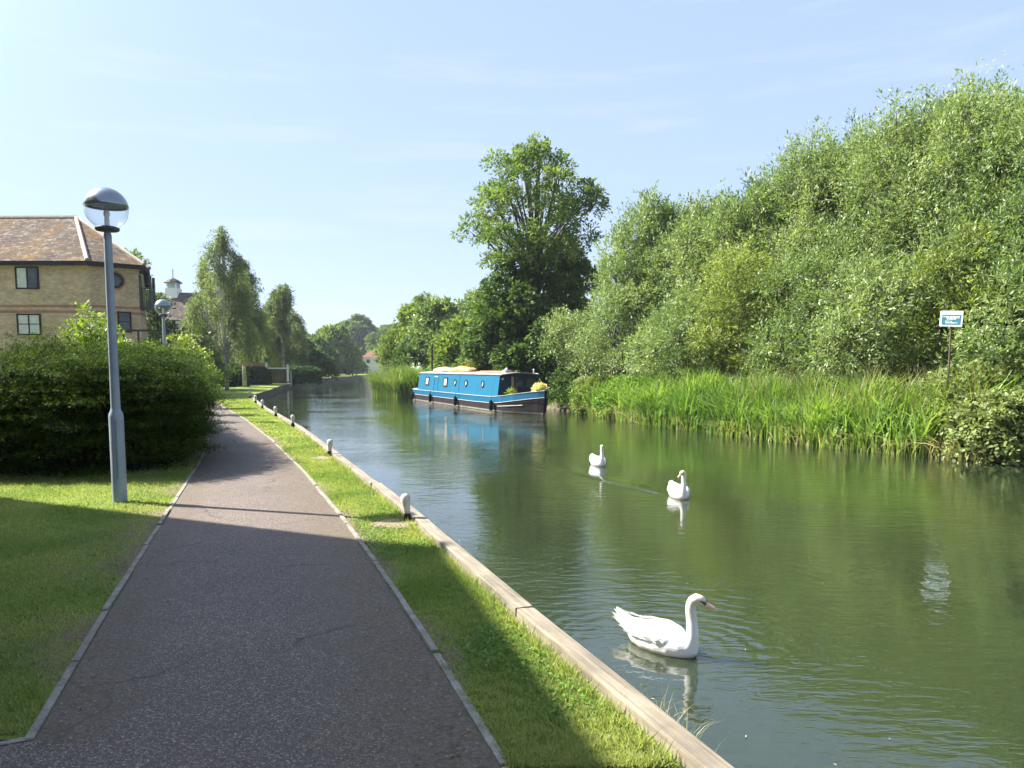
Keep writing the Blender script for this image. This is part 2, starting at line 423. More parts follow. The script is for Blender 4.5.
def roof_mat(name, a, b_, moss, row=.16):
    m, t, b = nodes(name)
    g = t.nodes.new('ShaderNodeTexCoord'); s = t.nodes.new('ShaderNodeSeparateXYZ'); t.links.new(g.outputs['Object'], s.inputs[0])
    ad = N(t, 'ShaderNodeMath', operation='MULTIPLY_ADD'); t.links.new(s.outputs[1], ad.inputs[0]); ad.inputs[1].default_value = .45; t.links.new(s.outputs[0], ad.inputs[2])
    cb = t.nodes.new('ShaderNodeCombineXYZ'); t.links.new(ad.outputs[0], cb.inputs[0]); t.links.new(s.outputs[2], cb.inputs[1])
    br = t.nodes.new('ShaderNodeTexBrick'); t.links.new(cb.outputs[0], br.inputs['Vector'])
    br.inputs['Scale'].default_value = 1.0; br.inputs['Brick Width'].default_value = .32; br.inputs['Row Height'].default_value = row
    br.inputs['Mortar Size'].default_value = .012; br.inputs['Mortar Smooth'].default_value = .3
    br.inputs['Color1'].default_value = (*a, 1); br.inputs['Color2'].default_value = (*b_, 1); br.inputs['Mortar'].default_value = (.05, .04, .03, 1)
    v = coords(t)
    c = mixc(t, ramp(t, noise(t, v, .55, 7, .75), [(.47, (0, 0, 0)), (.66, (.75, .75, .75))]), br.outputs['Color'], moss)
    c = mixc(t, ramp(t, noise(t, v, 2.6, 6, .75), [(.52, (0, 0, 0)), (.60, (.7, .7, .7))]), c, (.22, .20, .165))
    c = mixc(t, .8, c, ramp(t, noise(t, v, 6, 4, .7), [(.3, (.65, .65, .65)), (.7, (1.25, 1.25, 1.25))]), 'MULTIPLY')
    t.links.new(c, b.inputs['Base Color']); b.inputs['Roughness'].default_value = .95; b.inputs['Specular IOR Level'].default_value = .05
    bump(t, b, br.outputs['Fac'], .8, -.03)
    return m
M['tiles'] = roof_mat('brown roof tiles', (.105, .080, .062), (.070, .054, .045), (.20, .110, .032))
M['tiles2'] = roof_mat('grey brown roof tiles', (.125, .10, .085), (.095, .08, .068), (.14, .11, .08))
M['redtiles'] = roof_mat('red roof tiles', (.25, .10, .07), (.20, .085, .06), (.22, .11, .075))
M['fascia'] = simple('dark stained timber', (.016, .012, .011), .7, spec=.15)
M['ridge'] = simple('ridge tiles', (.22, .175, .135), .85, var=.3, scale=4)
M['white'] = simple('white paint', (.72, .72, .70), .5, var=.06)
M['render'] = simple('white render', (.52, .50, .46), .8, var=.1, scale=1)
def glass_dark(name, col=(.02, .025, .03), rough=.05):
    m, t, b = nodes(name); v = coords(t)
    t.links.new(ramp(t, noise(t, v, .9, 3), [(.4, col), (.6, tuple(c*2.2 for c in col))]), b.inputs['Base Color'])
    b.inputs['Roughness'].default_value = rough; b.inputs['Specular IOR Level'].default_value = .35; return m
M['pane'] = glass_dark('window glass')
M['curtain'] = simple('net curtain behind glass', (.42, .43, .42), .25, var=.15, scale=3)
M['rail'] = simple('black railings', (.012, .012, .012), .45)
# boat
M['hullblue'] = simple('boat blue paint', (.006, .080, .145), .32, var=.10, scale=1.5, bmp=.04, bscale=3)
M['cabinblue'] = simple('cabin blue paint', (.006, .098, .172), .35, var=.10, scale=1.2, bmp=.04, bscale=3)
M['navy'] = simple('navy paint', (.006, .020, .045), .5, spec=.2)
M['hullblack'] = simple('black hull blacking', (.016, .012, .012), .7, var=.5, scale=2, spec=.12)
M['rust'] = simple('waterline scum', (.17, .15, .12), .9, var=.4, scale=3)
M['boatwhite'] = simple('boat pale trim', (.42, .42, .40), .5, var=.12)
M['roofgrey'] = simple('boat roof paint', (.22, .20, .18), .7, var=.3, scale=2)
M['orange'] = simple('orange tarpaulin', (.44, .17, .055), .65, var=.3, scale=3, bmp=.5, bscale=6)
M['peach'] = simple('faded peach tarpaulin', (.48, .28, .15), .65, var=.25, scale=3, bmp=.5, bscale=6)
M['black'] = simple('black rubber', (.010, .010, .010), .8, spec=.1)
M['honey'] = wood('varnished wood', (.20, .13, .07), (.40, .29, .17), 2)
M['terracotta'] = simple('dark pot', (.035, .028, .03), .6)
# lamp
def painted(name, col, rough):
    m, t, b = nodes(name); v = coords(t)
    c = ramp(t, noise(t, v, 4, 6, .7), [(.3, tuple(x*.82 for x in col)), (.7, tuple(x*1.15 for x in col))])
    c = mixc(t, ramp(t, noise(t, v, 11, 6, .75), [(.62, (0, 0, 0)), (.70, (.6, .6, .6))]), c, (.16, .14, .12))
    t.links.new(c, b.inputs['Base Color']); b.inputs['Roughness'].default_value = rough
    bump(t, b, noise(t, v, 60, 3), .15, .004); return m
M['lamppaint'] = painted('grey blue post paint', (.22, .265, .305), .45)
M['collar'] = simple('dark cast collar', (.06, .055, .055), .6)
def clearglass():
    m, t, b = nodes('clear polycarbonate')
    tr = t.nodes.new('ShaderNodeBsdfTransparent'); tr.inputs[0].default_value = (.93, .95, .95, 1)
    gl = t.nodes.new('ShaderNodeBsdfGlossy'); gl.inputs[1].default_value = .04
    df = t.nodes.new('ShaderNodeBsdfDiffuse'); df.inputs[0].default_value = (.75, .77, .78, 1)
    lw_ = N(t, 'ShaderNodeLayerWeight', Blend=.5)
    fr = N(t, 'ShaderNodeMath', operation='POWER'); t.links.new(lw_.outputs['Facing'], fr.inputs[0]); fr.inputs[1].default_value = 3.5
    m1 = t.nodes.new('ShaderNodeMixShader'); t.links.new(fr.outputs[0], m1.inputs[0]); t.links.new(tr.outputs[0], m1.inputs[1]); t.links.new(gl.outputs[0], m1.inputs[2])
    m2 = t.nodes.new('ShaderNodeMixShader'); m2.inputs[0].default_value = .10; t.links.new(m1.outputs[0], m2.inputs[1]); t.links.new(df.outputs[0], m2.inputs[2])
    t.links.new(m2.outputs[0], t.nodes['Material Output'].inputs[0]); return m
M['glass'] = clearglass()
def domemat():
    m, t, b = nodes('silvered dome')
    b.inputs['Base Color'].default_value = (.27, .29, .31, 1); b.inputs['Metallic'].default_value = .85; b.inputs['Roughness'].default_value = .22
    return m
M['dome'] = domemat()
M['bulb'] = simple('bulb glass', (.75, .74, .70), .3, var=.05)
# swan
def swanmat():
    m, t, b = nodes('white plumage'); v = coords(t)
    s = t.nodes.new('ShaderNodeSeparateXYZ'); t.links.new(v, s.inputs[0])
    c = ramp(t, s.outputs[2], [(.0, (.48, .44, .36)), (.05, (.64, .63, .60)), (.24, (.64, .63, .60)), (.34, (.61, .57, .48)), (.5, (.60, .52, .38))])
    vo = N(t, 'ShaderNodeTexVoronoi', Scale=22.0, feature='SMOOTH_F1'); t.links.new(coords(t, scale=(.55, 1, 1)), vo.inputs['Vector'])
    f = noise(t, coords(t, scale=(1, 5, 5)), 18, 4, .6)
    a = N(t, 'ShaderNodeMath', operation='ADD'); t.links.new(vo.outputs['Distance'], a.inputs[0]); t.links.new(f, a.inputs[1])
    t.links.new(c, b.inputs['Base Color']); b.inputs['Roughness'].default_value = .75; b.inputs['Specular IOR Level'].default_value = .2
    b.inputs['Subsurface Weight'].default_value = .12; b.inputs['Subsurface Radius'].default_value = (.02, .015, .012)
    bump(t, b, a.outputs[0], .35, .012); return m
M['swan'] = swanmat()
M['bill'] = simple('orange pink bill', (.66, .40, .30), .4, var=.15)
M['mask'] = simple('black face skin', (.012, .012, .012), .4)
M['bollard'] = None
def bollardmat():
    m, t, b = nodes('peeling white bollard paint'); v = coords(t)
    c = ramp(t, noise(t, v, 14, 6, .75), [(.36, (.15, .13, .10)), (.46, (.40, .39, .34)), (.7, (.54, .53, .48))])
    t.links.new(c, b.inputs['Base Color']); b.inputs['Roughness'].default_value = .7; bump(t, b, noise(t, v, 40, 4), .4, .006); return m
M['bollard'] = bollardmat()
M['teal'] = simple('teal panel', (.030, .17, .19), .4, var=.1)
M['skin'] = simple('skin', (.50, .33, .25), .6, var=.1)
M['shirt'] = simple('white cotton', (.75, .74, .72), .8, var=.06)
M['trousers'] = simple('grey trousers', (.18, .18, .2), .8)
M['hair'] = simple('grey hair', (.45, .42, .38), .7)

# ------------------------------------------------------------------ foliage in numpy
def norm(a): return a / np.maximum(np.linalg.norm(a, axis=-1, keepdims=True), 1e-9)
def leaf_mesh(name, pos, d, nrm, ln, wd, tint, bend=0.0):
    n = len(pos); d = norm(d); s = norm(np.cross(d, nrm)); up = np.cross(s, d)
    ln = ln[:, None]; wd = wd[:, None]
    v = np.empty((n, 4, 3), np.float32)
    v[:, 0] = pos; v[:, 1] = pos + d*ln*.45 + s*wd*.5 + up*ln*bend; v[:, 2] = pos + d*ln; v[:, 3] = pos + d*ln*.45 - s*wd*.5 + up*ln*bend
    return quads(name, v, tint)
def quads(name, v, tint):
    n = len(v)
    me = bpy.data.meshes.new(name)
    me.vertices.add(n*4); me.vertices.foreach_set('co', v.reshape(-1))
    me.loops.add(n*4); me.loops.foreach_set('vertex_index', np.arange(n*4, dtype=np.int32))
    me.polygons.add(n); me.polygons.foreach_set('loop_start', np.arange(0, n*4, 4, dtype=np.int32))
    me.polygons.foreach_set('loop_total', np.full(n, 4, np.int32))
    at_ = me.attributes.new('tint', 'FLOAT', 'POINT'); at_.data.foreach_set('value', np.repeat(tint.astype(np.float32), 4))
    me.update(calc_edges=True)
    return me
def sprays(rng, P, D, L, n, leaf, droop=.15, spread=.12, along=.8, tint=None, upbias=.6, vary=.35):
    """twigs of leaves: every twig starts at P, runs along D for L and carries n leaves"""
    m = len(P); t = rng.uniform(.05, 1, (m, n))
    D = norm(D)
    perp = norm(np.cross(D[:, None, :], rng.normal(size=(m, n, 3))))
    pos = P[:, None, :] + D[:, None, :]*(L[:, None]*t)[..., None] + perp*(rng.uniform(0, 1, (m, n))*spread)[..., None]*(1.1-.6*t)[..., None]
    pos[..., 2] -= droop*L[:, None]*t**2
    dd = norm(D[:, None, :]*along + perp*1.0*(1-along*.45) + rng.normal(size=(m, n, 3))*.25)
    dd[..., 2] -= droop*t*.8
    nr = rng.normal(size=(m, n, 3)); nr[..., 2] = np.abs(nr[..., 2]) + upbias
    if tint is None: tint = rng.uniform(0, 1, m)
    tt = np.clip(tint[:, None]*(1-vary) + rng.uniform(0, 1, (m, n))*vary, 0, 1)
    sz = rng.uniform(.65, 1.25, m*n)
    return (pos.reshape(-1, 3), dd.reshape(-1, 3), nr.reshape(-1, 3), leaf[0]*sz, leaf[1]*sz*rng.uniform(.8, 1.2, m*n), tt.reshape(-1))
def shell(rng, lobes, dens, zmin=-.6, inner=.45):
    """points on and just under the surface of ellipsoid lobes"""
    Ps = []; Os = []; Ts = []
    for lo in lobes:
        c = np.array(lo[:3]); r = np.array(lo[3:6])
        area = 4*math.pi*((r[0]*r[1])**1.6/3 + (r[0]*r[2])**1.6/3 + (r[1]*r[2])**1.6/3)**(1/1.6)
        k = max(4, int(area*dens))
        u = norm(rng.normal(size=(k*2, 3))); u = u[u[:, 2] > zmin][:k]
        rr = 1 - inner*rng.uniform(0, 1, len(u))**1.6
        Ps.append(c + u*r*rr[:, None]); Os.append(norm(u/r))
        base = rng.uniform(.25, .75)
        Ts.append(np.clip(base + rng.normal(size=len(u))*.26, 0, 1))
    return np.concatenate(Ps), np.concatenate(Os), np.concatenate(Ts)
def envelope(rng, x, y, z0, z1, Rm, k, shape='oval', lobe=.42, stretch=1.0):
    """lobes spread through a crown between z0 and z1, widest radius Rm"""
    out = []
    H = z1 - z0
    for i in range(k):
        h = (i + .5)/k if k > 1 else .5
        h = min(.97, max(.04, h + rng.uniform(-.06, .06)))
        if shape == 'oval': w = math.sin(math.pi*min(1, max(0, h*.86+.10)))**.7
        elif shape == 'dome': w = max(.12, math.sqrt(max(0, 1-h**2.2)))
        elif shape == 'column': w = (1-h)**.55*min(1, .55+h*2)
        elif shape == 'round': h = min(.88, h); w = math.sqrt(1-h**3.2)
        else: w = math.sin(math.pi*min(.95, h*.7+.28))**.8
        lr = Rm*lobe*rng.uniform(.75, 1.2)*(.55+.45*w)
        a = i*2.399 + rng.uniform(-.4, .4)
        rad = max(0, Rm*w - lr*.8)*math.sqrt(rng.uniform(.25, 1))
        z = z0 + lr*.7 + h*(H - 1.5*lr)
        out.append((x + math.cos(a)*rad, y + math.sin(a)*rad, z, lr, lr, lr*rng.uniform(.8, 1.1)*stretch))
    return out
def trunk_mesh(rng, x, y, z0, lobes, r, zfork, lean=(0, 0), stems=1):
    mb = MB()
    for s in range(stems):
        ox, oy = (rng.uniform(-.4, .4), rng.uniform(-.4, .4)) if stems > 1 else (0, 0)
        top = max(l[2]-l[5]*.3 for l in lobes)
        pts = []; rad = []
        k = 7
        for i in range(k):
            h = i/(k-1)
            pts.append((x+ox+lean[0]*h*h+rng.uniform(-.06, .06)*h*3, y+oy+lean[1]*h*h+rng.uniform(-.06, .06)*h*3, z0-.15+(top-z0)*h)); rad.append(r*(1.25 if i == 0 else 1)*(1-.86*h)+.012)
        mb.tube(pts[:], rad, 8)
    for l in lobes:
        zf = min(l[2]-.3, z0 + (zfork-z0)*rng.uniform(.8, 1.3)); zf = max(zf, z0+.3)
        h = (zf-z0)/max(.1, top-z0)
        a = Vector((x+lean[0]*h*h, y+lean[1]*h*h, zf)); b = Vector(l[:3])
        mid = a.lerp(b, .5) + Vector((rng.uniform(-.2, .2), rng.uniform(-.2, .2), .15*(b-a).length*.5))
        rr = r*.42*max(.3, 1-h*.6)
        mb.tube([a, a.lerp(mid, .5)+Vector((0, 0, .03)), mid, b, b+(b-mid)*.12], [rr, rr*.8, rr*.6, rr*.25, rr*.08+.004], 6)
        for q in range(3):
            e = b + Vector((rng.uniform(-1, 1)*l[3], rng.uniform(-1, 1)*l[4], rng.uniform(.1, .8)*l[5]))*.6
            mb.tube([mid.lerp(b, .6), mid.lerp(e, .75), e], [rr*.3, rr*.2, .006], 5)
    return mb
def tree(name, label, cat, x, y, z0, lobes, mat, rng, dens=10, n=14, leaf=(.16, .05), L=(.6, 1.2), up=.5, out=.6, lean=(0, 0, 0), droop=.15, spread=.14,
         tr=.16, zfork=None, bk='bark', group=None, stems=1, zmin=-.6, inner=.45, along=.8, tl=(0, 0), jit=.3, upbias=.6, trunk=True):
    root = empty(name, (x, y, z0), 0, label, cat, group)
    loc = np.array([x, y, z0])
    P, O, T = shell(rng, lobes, dens, zmin, inner)
    D = O*out + np.array([0, 0, up]) + np.array(lean) + rng.normal(size=P.shape)*jit
    Ls = rng.uniform(L[0], L[1], len(P))
    arr = sprays(rng, P - loc - norm(D)*Ls[:, None]*.35, D, Ls, n, leaf, droop, spread, along, T, upbias)
    link('crown', leaf_mesh('crown', *arr), M[mat], root)
    if trunk:
        mb = trunk_mesh(rng, 0, 0, 0, [(l[0]-x, l[1]-y, l[2]-z0, *l[3:]) for l in lobes], tr, (zfork if zfork is not None else z0+1.5)-z0, tl, stems)
        mb.build('trunk', M[bk], root, smooth=True)
    return root

# ------------------------------------------------------------------ the setting: land, path, water
BANK = [(8.1, -15), (2.05, 0), (0.90, 2.88), (0.15, 4.96), (-0.83, 7.77), (-1.84, 10.48), (-3.07, 13.7), (-5.73, 20.74), (-9.82, 30.5), (-13.3, 39.4),
        (-16.3, 48.0), (-17.5, 54), (-19.4, 62), (-21.8, 72), (-25, 88), (-28, 105), (-31, 130), (-33.5, 160), (-37, 206)]
RB = [(18, -15), (16.3, 0), (13.7, 10), (11.5, 16.6), (9.9, 18.75), (9.1, 19.9), (8.0, 22.1), (6.55, 25.6), (5.4, 28.7), (4.2, 34.0), (2.9, 38),
      (-0.3, 46), (-3.4, 51.6), (-5.6, 54.5), (-7.6, 55.2), (-9.8, 58.5), (-11.5, 65), (-14.5, 82), (-22, 120), (-29, 165), (-35.5, 206)]
PR = [(2.3, -15), (.9, 0), (-.05, 3.01), (-.47, 4.25), (-.91, 5.54), (-1.76, 7.9), (-3.44, 12.25), (-5.57, 17.42), (-8.51, 24.18), (-11.89, 31.48), (-13.95, 36), (-17, 41.8), (-22, 49.5), (-30, 60), (-45, 76)]
PL = [(-40, -15), (-40, 3.0), (-2.30, 3.14), (-2.12, 3.24), (-2.73, 5.03), (-3.39, 6.99), (-4.54, 10.48), (-5.85, 14.39), (-7.55, 19), (-10.5, 25.5), (-13.9, 32.8), (-16.2, 37.5), (-19.3, 43.2), (-25, 51.5), (-34, 62), (-50, 77)]
def fx(poly):
    ys = np.array([p[1] for p in poly], float); xs = np.array([p[0] for p in poly], float)
    return lambda y: np.interp(y, ys, xs)
xb, xrb, xr, xl = fx(BANK), fx(RB), fx(PR), fx(PL)

def wornp(y): return np.clip(.62+.75*np.sin(1.9*y+1.4*np.sin(1.3*y)), 0, 1)
def strip_mesh(rows, name, attr=None):
    """rows: list of lists of (x, y, z, value)"""
    k = len(rows[0]); vs = [p[:3] for r in rows for p in r]; fs = []
    for i in range(len(rows)-1):
        for j in range(k-1):
            fs.append((i*k+j, i*k+j+1, (i+1)*k+j+1, (i+1)*k+j))
    me = bpy.data.meshes.new(name); me.from_pydata(vs, [], fs)
    if attr:
        a = me.attributes.new(attr, 'FLOAT', 'POINT'); a.data.foreach_set('value', [p[3] for r in rows for p in r])
    me.update(); return me

ys = sorted(set(list(np.arange(-14, 3, 1.0)) + [3.0, 3.14, 3.24] + list(np.arange(3.4, 30, .2)) + list(np.arange(30, 62, 1.0)) + [p[1] for p in BANK if p[1] > 60]))
rows = []
for y in ys:
    L_, R_, B_ = float(xl(y)), float(xr(y)), float(xb(y))
    if y > 62: L_, R_ = -60 - (y-62)*.2, -59.9 - (y-62)*.2
    if y > 60: L_ = min(L_, B_-8); R_ = min(R_, B_-7.9)
    n_ = (1 if 2.6 < y < 40 else 0)*float(wornp(y))
    row = [(-900, y, 0, 0), (-120, y, 0, 0), (min(L_-4, -45), y, 0, 0), (L_-.9, y, 0, 0), (L_-.35, y, 0, .55*n_), (L_, y, 0, 1*n_), (R_, y, 0, 1*n_)]
    w = B_ - R_
    row += [(R_+w*.13, y, 0, 1.0*n_), (R_+w*.27, y, 0, .25*n_), (R_+w*.55, y, 0, 0), (B_-.32, y, 0, .25*n_), (B_-.02, y, 0, 1*n_), (B_, y, -.004, 1*n_)]
    rows.append(row)
tag(link('lawn', strip_mesh(rows, 'lawn', 'worn'), M['lawn']), kind='structure')
wallr = []
for y in ys: wallr.append([(float(xb(y))+.001, y, -.004, 0), (float(xb(y))+.05, y, -.6, 0), (float(xb(y))+.06, y, -1.6, 0)])
tag(link('bank_wall', strip_mesh(wallr, 'bank_wall'), M['piling']), kind='structure')

rows = []
for y in [q for q in ys if q <= 62]:
    L_, R_ = float(xl(y)), float(xr(y)); w = R_-L_
    if y < 3.2: cols = [(L_, 0), (-6, 0), (-2.6, 0), (-2.1, 0), (R_-1.0, 0), (R_-.75, .2), (R_-.25, .8), (R_, 1)]
    else: cols = [(L_, 1), (L_+.10*w, .8), (L_+.22*w, .1), (L_+.45*w, 0), (L_+.6*w, .05), (L_+.72*w, .4), (L_+.88*w, .95), (R_, 1)]
    rows.append([(c, y, .005, v) for c, v in cols])
tag(link('path', strip_mesh(rows, 'path', 'margin'), M['path']), kind='structure')

def run(poly, seg, y0, y1):
    """even points along a polyline between two depths"""
    pts = [Vector((x, y, 0)) for x, y in poly if y0 <= y <= y1]
    out = [pts[0]]
    for a, b in zip(pts, pts[1:]):
        k = max(1, round((b-a).length/seg))
        out += [a.lerp(b, (i+1)/k) for i in range(k)]
    return out
rg = random.Random(3)
kb = MB()
for poly, side in ((PR, 1), (PL[1:], -1)):
    pts = run(poly, .9, 0 if side > 0 else 2.9, 60)
    for a, b in zip(pts, pts[1:]):
        d = (b-a); ln = d.length; d.normalize(); nn = Vector((-d.y, d.x, 0))*(-1 if side > 0 else 1)
        c = a.lerp(b, .5) + nn*.028 + Vector((0, 0, -.047 + rg.uniform(-.010, .010)))
        kb.box(c, (ln-.014, .042, .13), math.atan2(d.y, d.x)+rg.uniform(-.012, .012))
tag(kb.build('path_kerb', M['kerb'], bevel=.006), kind='structure')

tb = MB()
pts = run(BANK[1:11], 2.1, 0, 49)
for a, b in zip(pts, pts[1:]):
    d = (b-a); ln = d.length; d.normalize(); nn = Vector((-d.y, d.x, 0))
    c = a.lerp(b, .5) + nn*.066 + Vector((0, 0, -.008+rg.uniform(-.006, .006)))
    tb.box(c+nn*rg.uniform(-.012, .012), (ln-.016, .130+rg.uniform(-.012, .012), .15), math.atan2(d.y, d.x)+rg.uniform(-.008, .008), M=Matrix.Rotation(math.atan2(d.y, d.x)+rg.uniform(-.008, .008), 3, 'Z') @ Matrix.Rotation(rg.uniform(-.05, .05), 3, 'X'))
tag(tb.build('timber_edging', M['timber'], bevel=.012), 'long weathered timber capping along the top of the grassy left bank', 'bank edging')

rows = []
for y in ys:
    e = float(xrb(y)); q = 1 if y < 60 else 1.5
    rows.append([(e-.35, y, -1.6, 0), (e-.15, y, -.62, 0), (e, y, -.42, 0), (e+.6, y, -.15, 0), (e+2.0*q, y, .22, 0), (e+6*q, y, .45, 0), (e+25, y, .6, 0), (e+900, y, .6, 0)])
tag(link('river_bank', strip_mesh(rows, 'river_bank'), M['soil']), kind='structure')
gb = MB()
gb.add([(-2500, 206, .0), (2500, 206, .0), (2500, 4000, .6), (-2500, 4000, .6), (-2500, 206, -1.5), (2500, 206, -1.5)], [(0, 1, 2, 3), (4, 5, 1, 0)])
tag(gb.build('ground', M['lawn']), kind='structure')
rb_ = MB(); rb_.add([(-2500, -40, -1.58), (2500, -40, -1.58), (2500, 220, -1.58), (-2500, 220, -1.58)], [(0, 1, 2, 3)])
tag(rb_.build('river_bed', M['soil']), kind='structure')

# swans: (x, y, heading, neck turn, scale)
SWANS = [(1.165, 5.69, R(-47), R(30), .95), (2.80, 12.6, R(-86), R(-50), .95), (1.92, 16.8, R(-78), R(-25), .94)]
for (x, y, h, _, s) in SWANS:
    SW.append((x+.1, y, .13 if y < 8 else .12, .15 if y < 8 else .19, 1.1 if y < 8 else 1.0))
SW.append((2.3, 7.3, .07, .21, 2.4))
M['water'] = water_mat()
wb = MB(); wb.add([(-70, -40, -.5), (70, -40, -.5), (70, 207, -.5), (-70, 207, -.5)], [(0, 1, 2, 3)])
tag(wb.build('water', M['water']), kind='structure')

# ------------------------------------------------------------------ blocks of flats, houses
def hip_block(name, label, eave, apexes, zw, mats, overhang=.4, z0=-.2, bands=()):
    """eave: wall footprint (anticlockwise from the left end of the front), apexes: ridge points with the eave edges they serve"""
    root = empty(name, (eave[0][0], eave[0][1], 0), 0, label, 'building')
    o0 = Vector((eave[0][0], eave[0][1], 0))
    P = [Vector((x, y, 0))-o0 for x, y in eave]
    mb = MB(); n = len(P)
    mb.add([(p.x, p.y, z0) for p in P] + [(p.x, p.y, zw) for p in P], [(i, (i+1) % n, n+(i+1) % n, n+i) for i in range(n)])
    mb.build('wall', mats[0], root)
    cen = sum(P, Vector())/n
    E_ = []
    for i in range(n):
        a, b, c = P[i-1], P[i], P[(i+1) % n]
        n1 = Vector(((b-a).y, -(b-a).x, 0)).normalized(); n2 = Vector(((c-b).y, -(c-b).x, 0)).normalized()
        k = (n1+n2); k = k/ max(.3, k.dot(n1)) if k.length > .1 else n1
        E_.append(b + k*overhang)
    A = [Vector((x, y, z))-o0 for x, y, z, _ in apexes]
    rf = MB(); vs = [(e.x, e.y, zw+.06) for e in E_] + [tuple(a) for a in A]
    fs = []
    own = {}
    for j, (_, _, _, ids) in enumerate(apexes):
        for i in ids: own[i] = j
    for i in range(n):
        a, b = own[i], own[(i+1) % n]
        fs.append((i, (i+1) % n, n+b, n+a) if a != b else (i, (i+1) % n, n+a))
    rf.add(vs, fs)
    roof = rf.build('roof', mats[1], root)
    fb = MB()
    for i in range(n):
        a, b = E_[i], E_[(i+1) % n]; d = b-a
        fb.box(a.lerp(b, .5)+Vector((0, 0, zw-.075)), (d.length+.02, .05, .24), math.atan2(d.y, d.x))
    sf = [(e.x, e.y, zw-.02) for e in E_]; fb.add(sf, [tuple(range(n-1, -1, -1))])
    fb.build('fascia', M['fascia'], roof)
    rd = MB()
    for i in range(n): 
        e = E_[i]; rd.tube([(e.x, e.y, zw+.09), A[own[i]]], .13, 6)
    for j in range(len(A)-1): rd.tube([A[j], A[j+1]], .14, 6)
    rd.build('ridge', M['ridge'], roof)
    for zb, hb in bands:
        bb = MB()
        for i in range(n):
            a, b = P[i], P[(i+1) % n]; d = (b-a); nn = Vector((d.y, -d.x, 0)).normalized()
            bb.box(a.lerp(b, .5)+nn*.006+Vector((0, 0, zb)), (d.length+.012, .02, hb), math.atan2(d.y, d.x))
        bb.build('brick_band', M['redbrick'], root)
    return root, P, o0
def window(root, p, ang, w, h, panes=2, trans=True, glass=('pane', 'curtain'), deep=.09):
    """p: centre on the wall face, ang: direction of the wall"""
    m = Matrix.Rotation(ang, 3, 'Z'); nn = m @ Vector((0, -1, 0))
    fr = MB(); t = .075
    for sx in (-1, 1): fr.box(Vector(p)+m @ Vector((sx*(w/2-t/2), -.02, 0)), (t, deep, h), M=m)
    for sz in (-1, 1): fr.box(Vector(p)+m @ Vector((0, -.02, sz*(h/2-t/2))), (w-2*t, deep, t), M=m)
    for k in range(1, panes): fr.box(Vector(p)+m @ Vector((-w/2+w*k/panes, -.018, 0)), (t*.8, deep*.9, h-2*t), M=m)
    if trans: fr.box(Vector(p)+m @ Vector((0, -.012, .02)), (w-2*t, deep*.6, t*.6), M=m)
    f = fr.build('window', M['fascia'], root)
    for k in range(panes):
        pb = MB(); pw = (w-2*t)/panes
        pb.box(Vector(p)+m @ Vector((-w/2+t+pw*(k+.5), -.012, 0)), (pw, .03, h-2*t), M=m)
        pb.build('pane', M[glass[k % len(glass)]], f)
    return f
ev = [(-62, 42), (-23, 42), (-21.1, 43.65), (-21.5, 45.0), (-25, 52.5), (-62, 52.5)]
house, HP, HO = hip_block('brick_building', 'buff brick block of flats with brown tiled hip roof behind the big hedge', ev,
    [(-57, 47.5, 10.75, (0, 5)), (-26.5, 47.3, 10.75, (1, 2, 3, 4))], 7.35, (M['buff'], M['tiles']), .34, bands=((5.02, .13), (4.72, .13)))
def hloc(v): return v-HO
p = at(27.5, 278, 42); window(house, hloc(Vector((p.x, 41.99, p.z))), 0, 1.26, 1.2, 2, False, ('curtain', 'pane'))
p = at(29.5, 324.5, 42); window(house, hloc(Vector((p.x, 41.99, p.z))), 0, 1.3, 1.16, 2, True, ('curtain', 'curtain'))
for xx, zz in ((-46, 6.6), (-46, 4.1), (-52, 6.6), (-52, 4.1), (-39, 2.0), (-46, 1.6)): window(house, hloc(Vector((xx, 41.99, zz))), 0, 1.3, 1.16, 2, True, ('curtain', 'pane'))
ca = math.atan2(1.7, 1.95); cn = Vector((math.sin(ca), -math.cos(ca), 0))
p = at(120, 280.5, 42.85); rw = MB()
cw = Vector((-22.03, 42.85, p.z)) - HO
ax = Vector((math.cos(ca), math.sin(ca), 0)); n_ = 26
def ring(mb, c, r0, r1, y0, y1):
    vs = []
    for k in range(n_):
        w = 2*math.pi*k/n_; dr = ax*math.cos(w)+Vector((0, 0, math.sin(w)))
        vs += [c+dr*r0+cn*y0, c+dr*r1+cn*y0, c+dr*r1+cn*y1, c+dr*r0+cn*y1]
    fs = []
    for k in range(n_):
        a, b = k*4, ((k+1) % n_)*4
        fs += [(a+i, a+(i+1) % 4, b+(i+1) % 4, b+i) for i in range(4)]
    mb.add(vs, fs)
ring(rw, cw, .30, .42, -.02, .07); f = rw.build('window', M['fascia'], house)
rs = MB(); ring(rs, cw, .42, .52, -.02, .03); rs.build('brick_surround', M['redbrick'], f)
pn = MB(); pn.add([cw+(ax*math.cos(2*math.pi*k/n_)+Vector((0, 0, math.sin(2*math.pi*k/n_))))*.31+cn*.02 for k in range(n_)], [tuple(range(n_))]); pn.build('pane', M['pane'], f)
p = at(127.5, 322, 43.0); window(house, Vector((-21.75, 43.09, p.z))-HO+cn*.01, ca, .7, 1.15, 1, True, ('pane',))
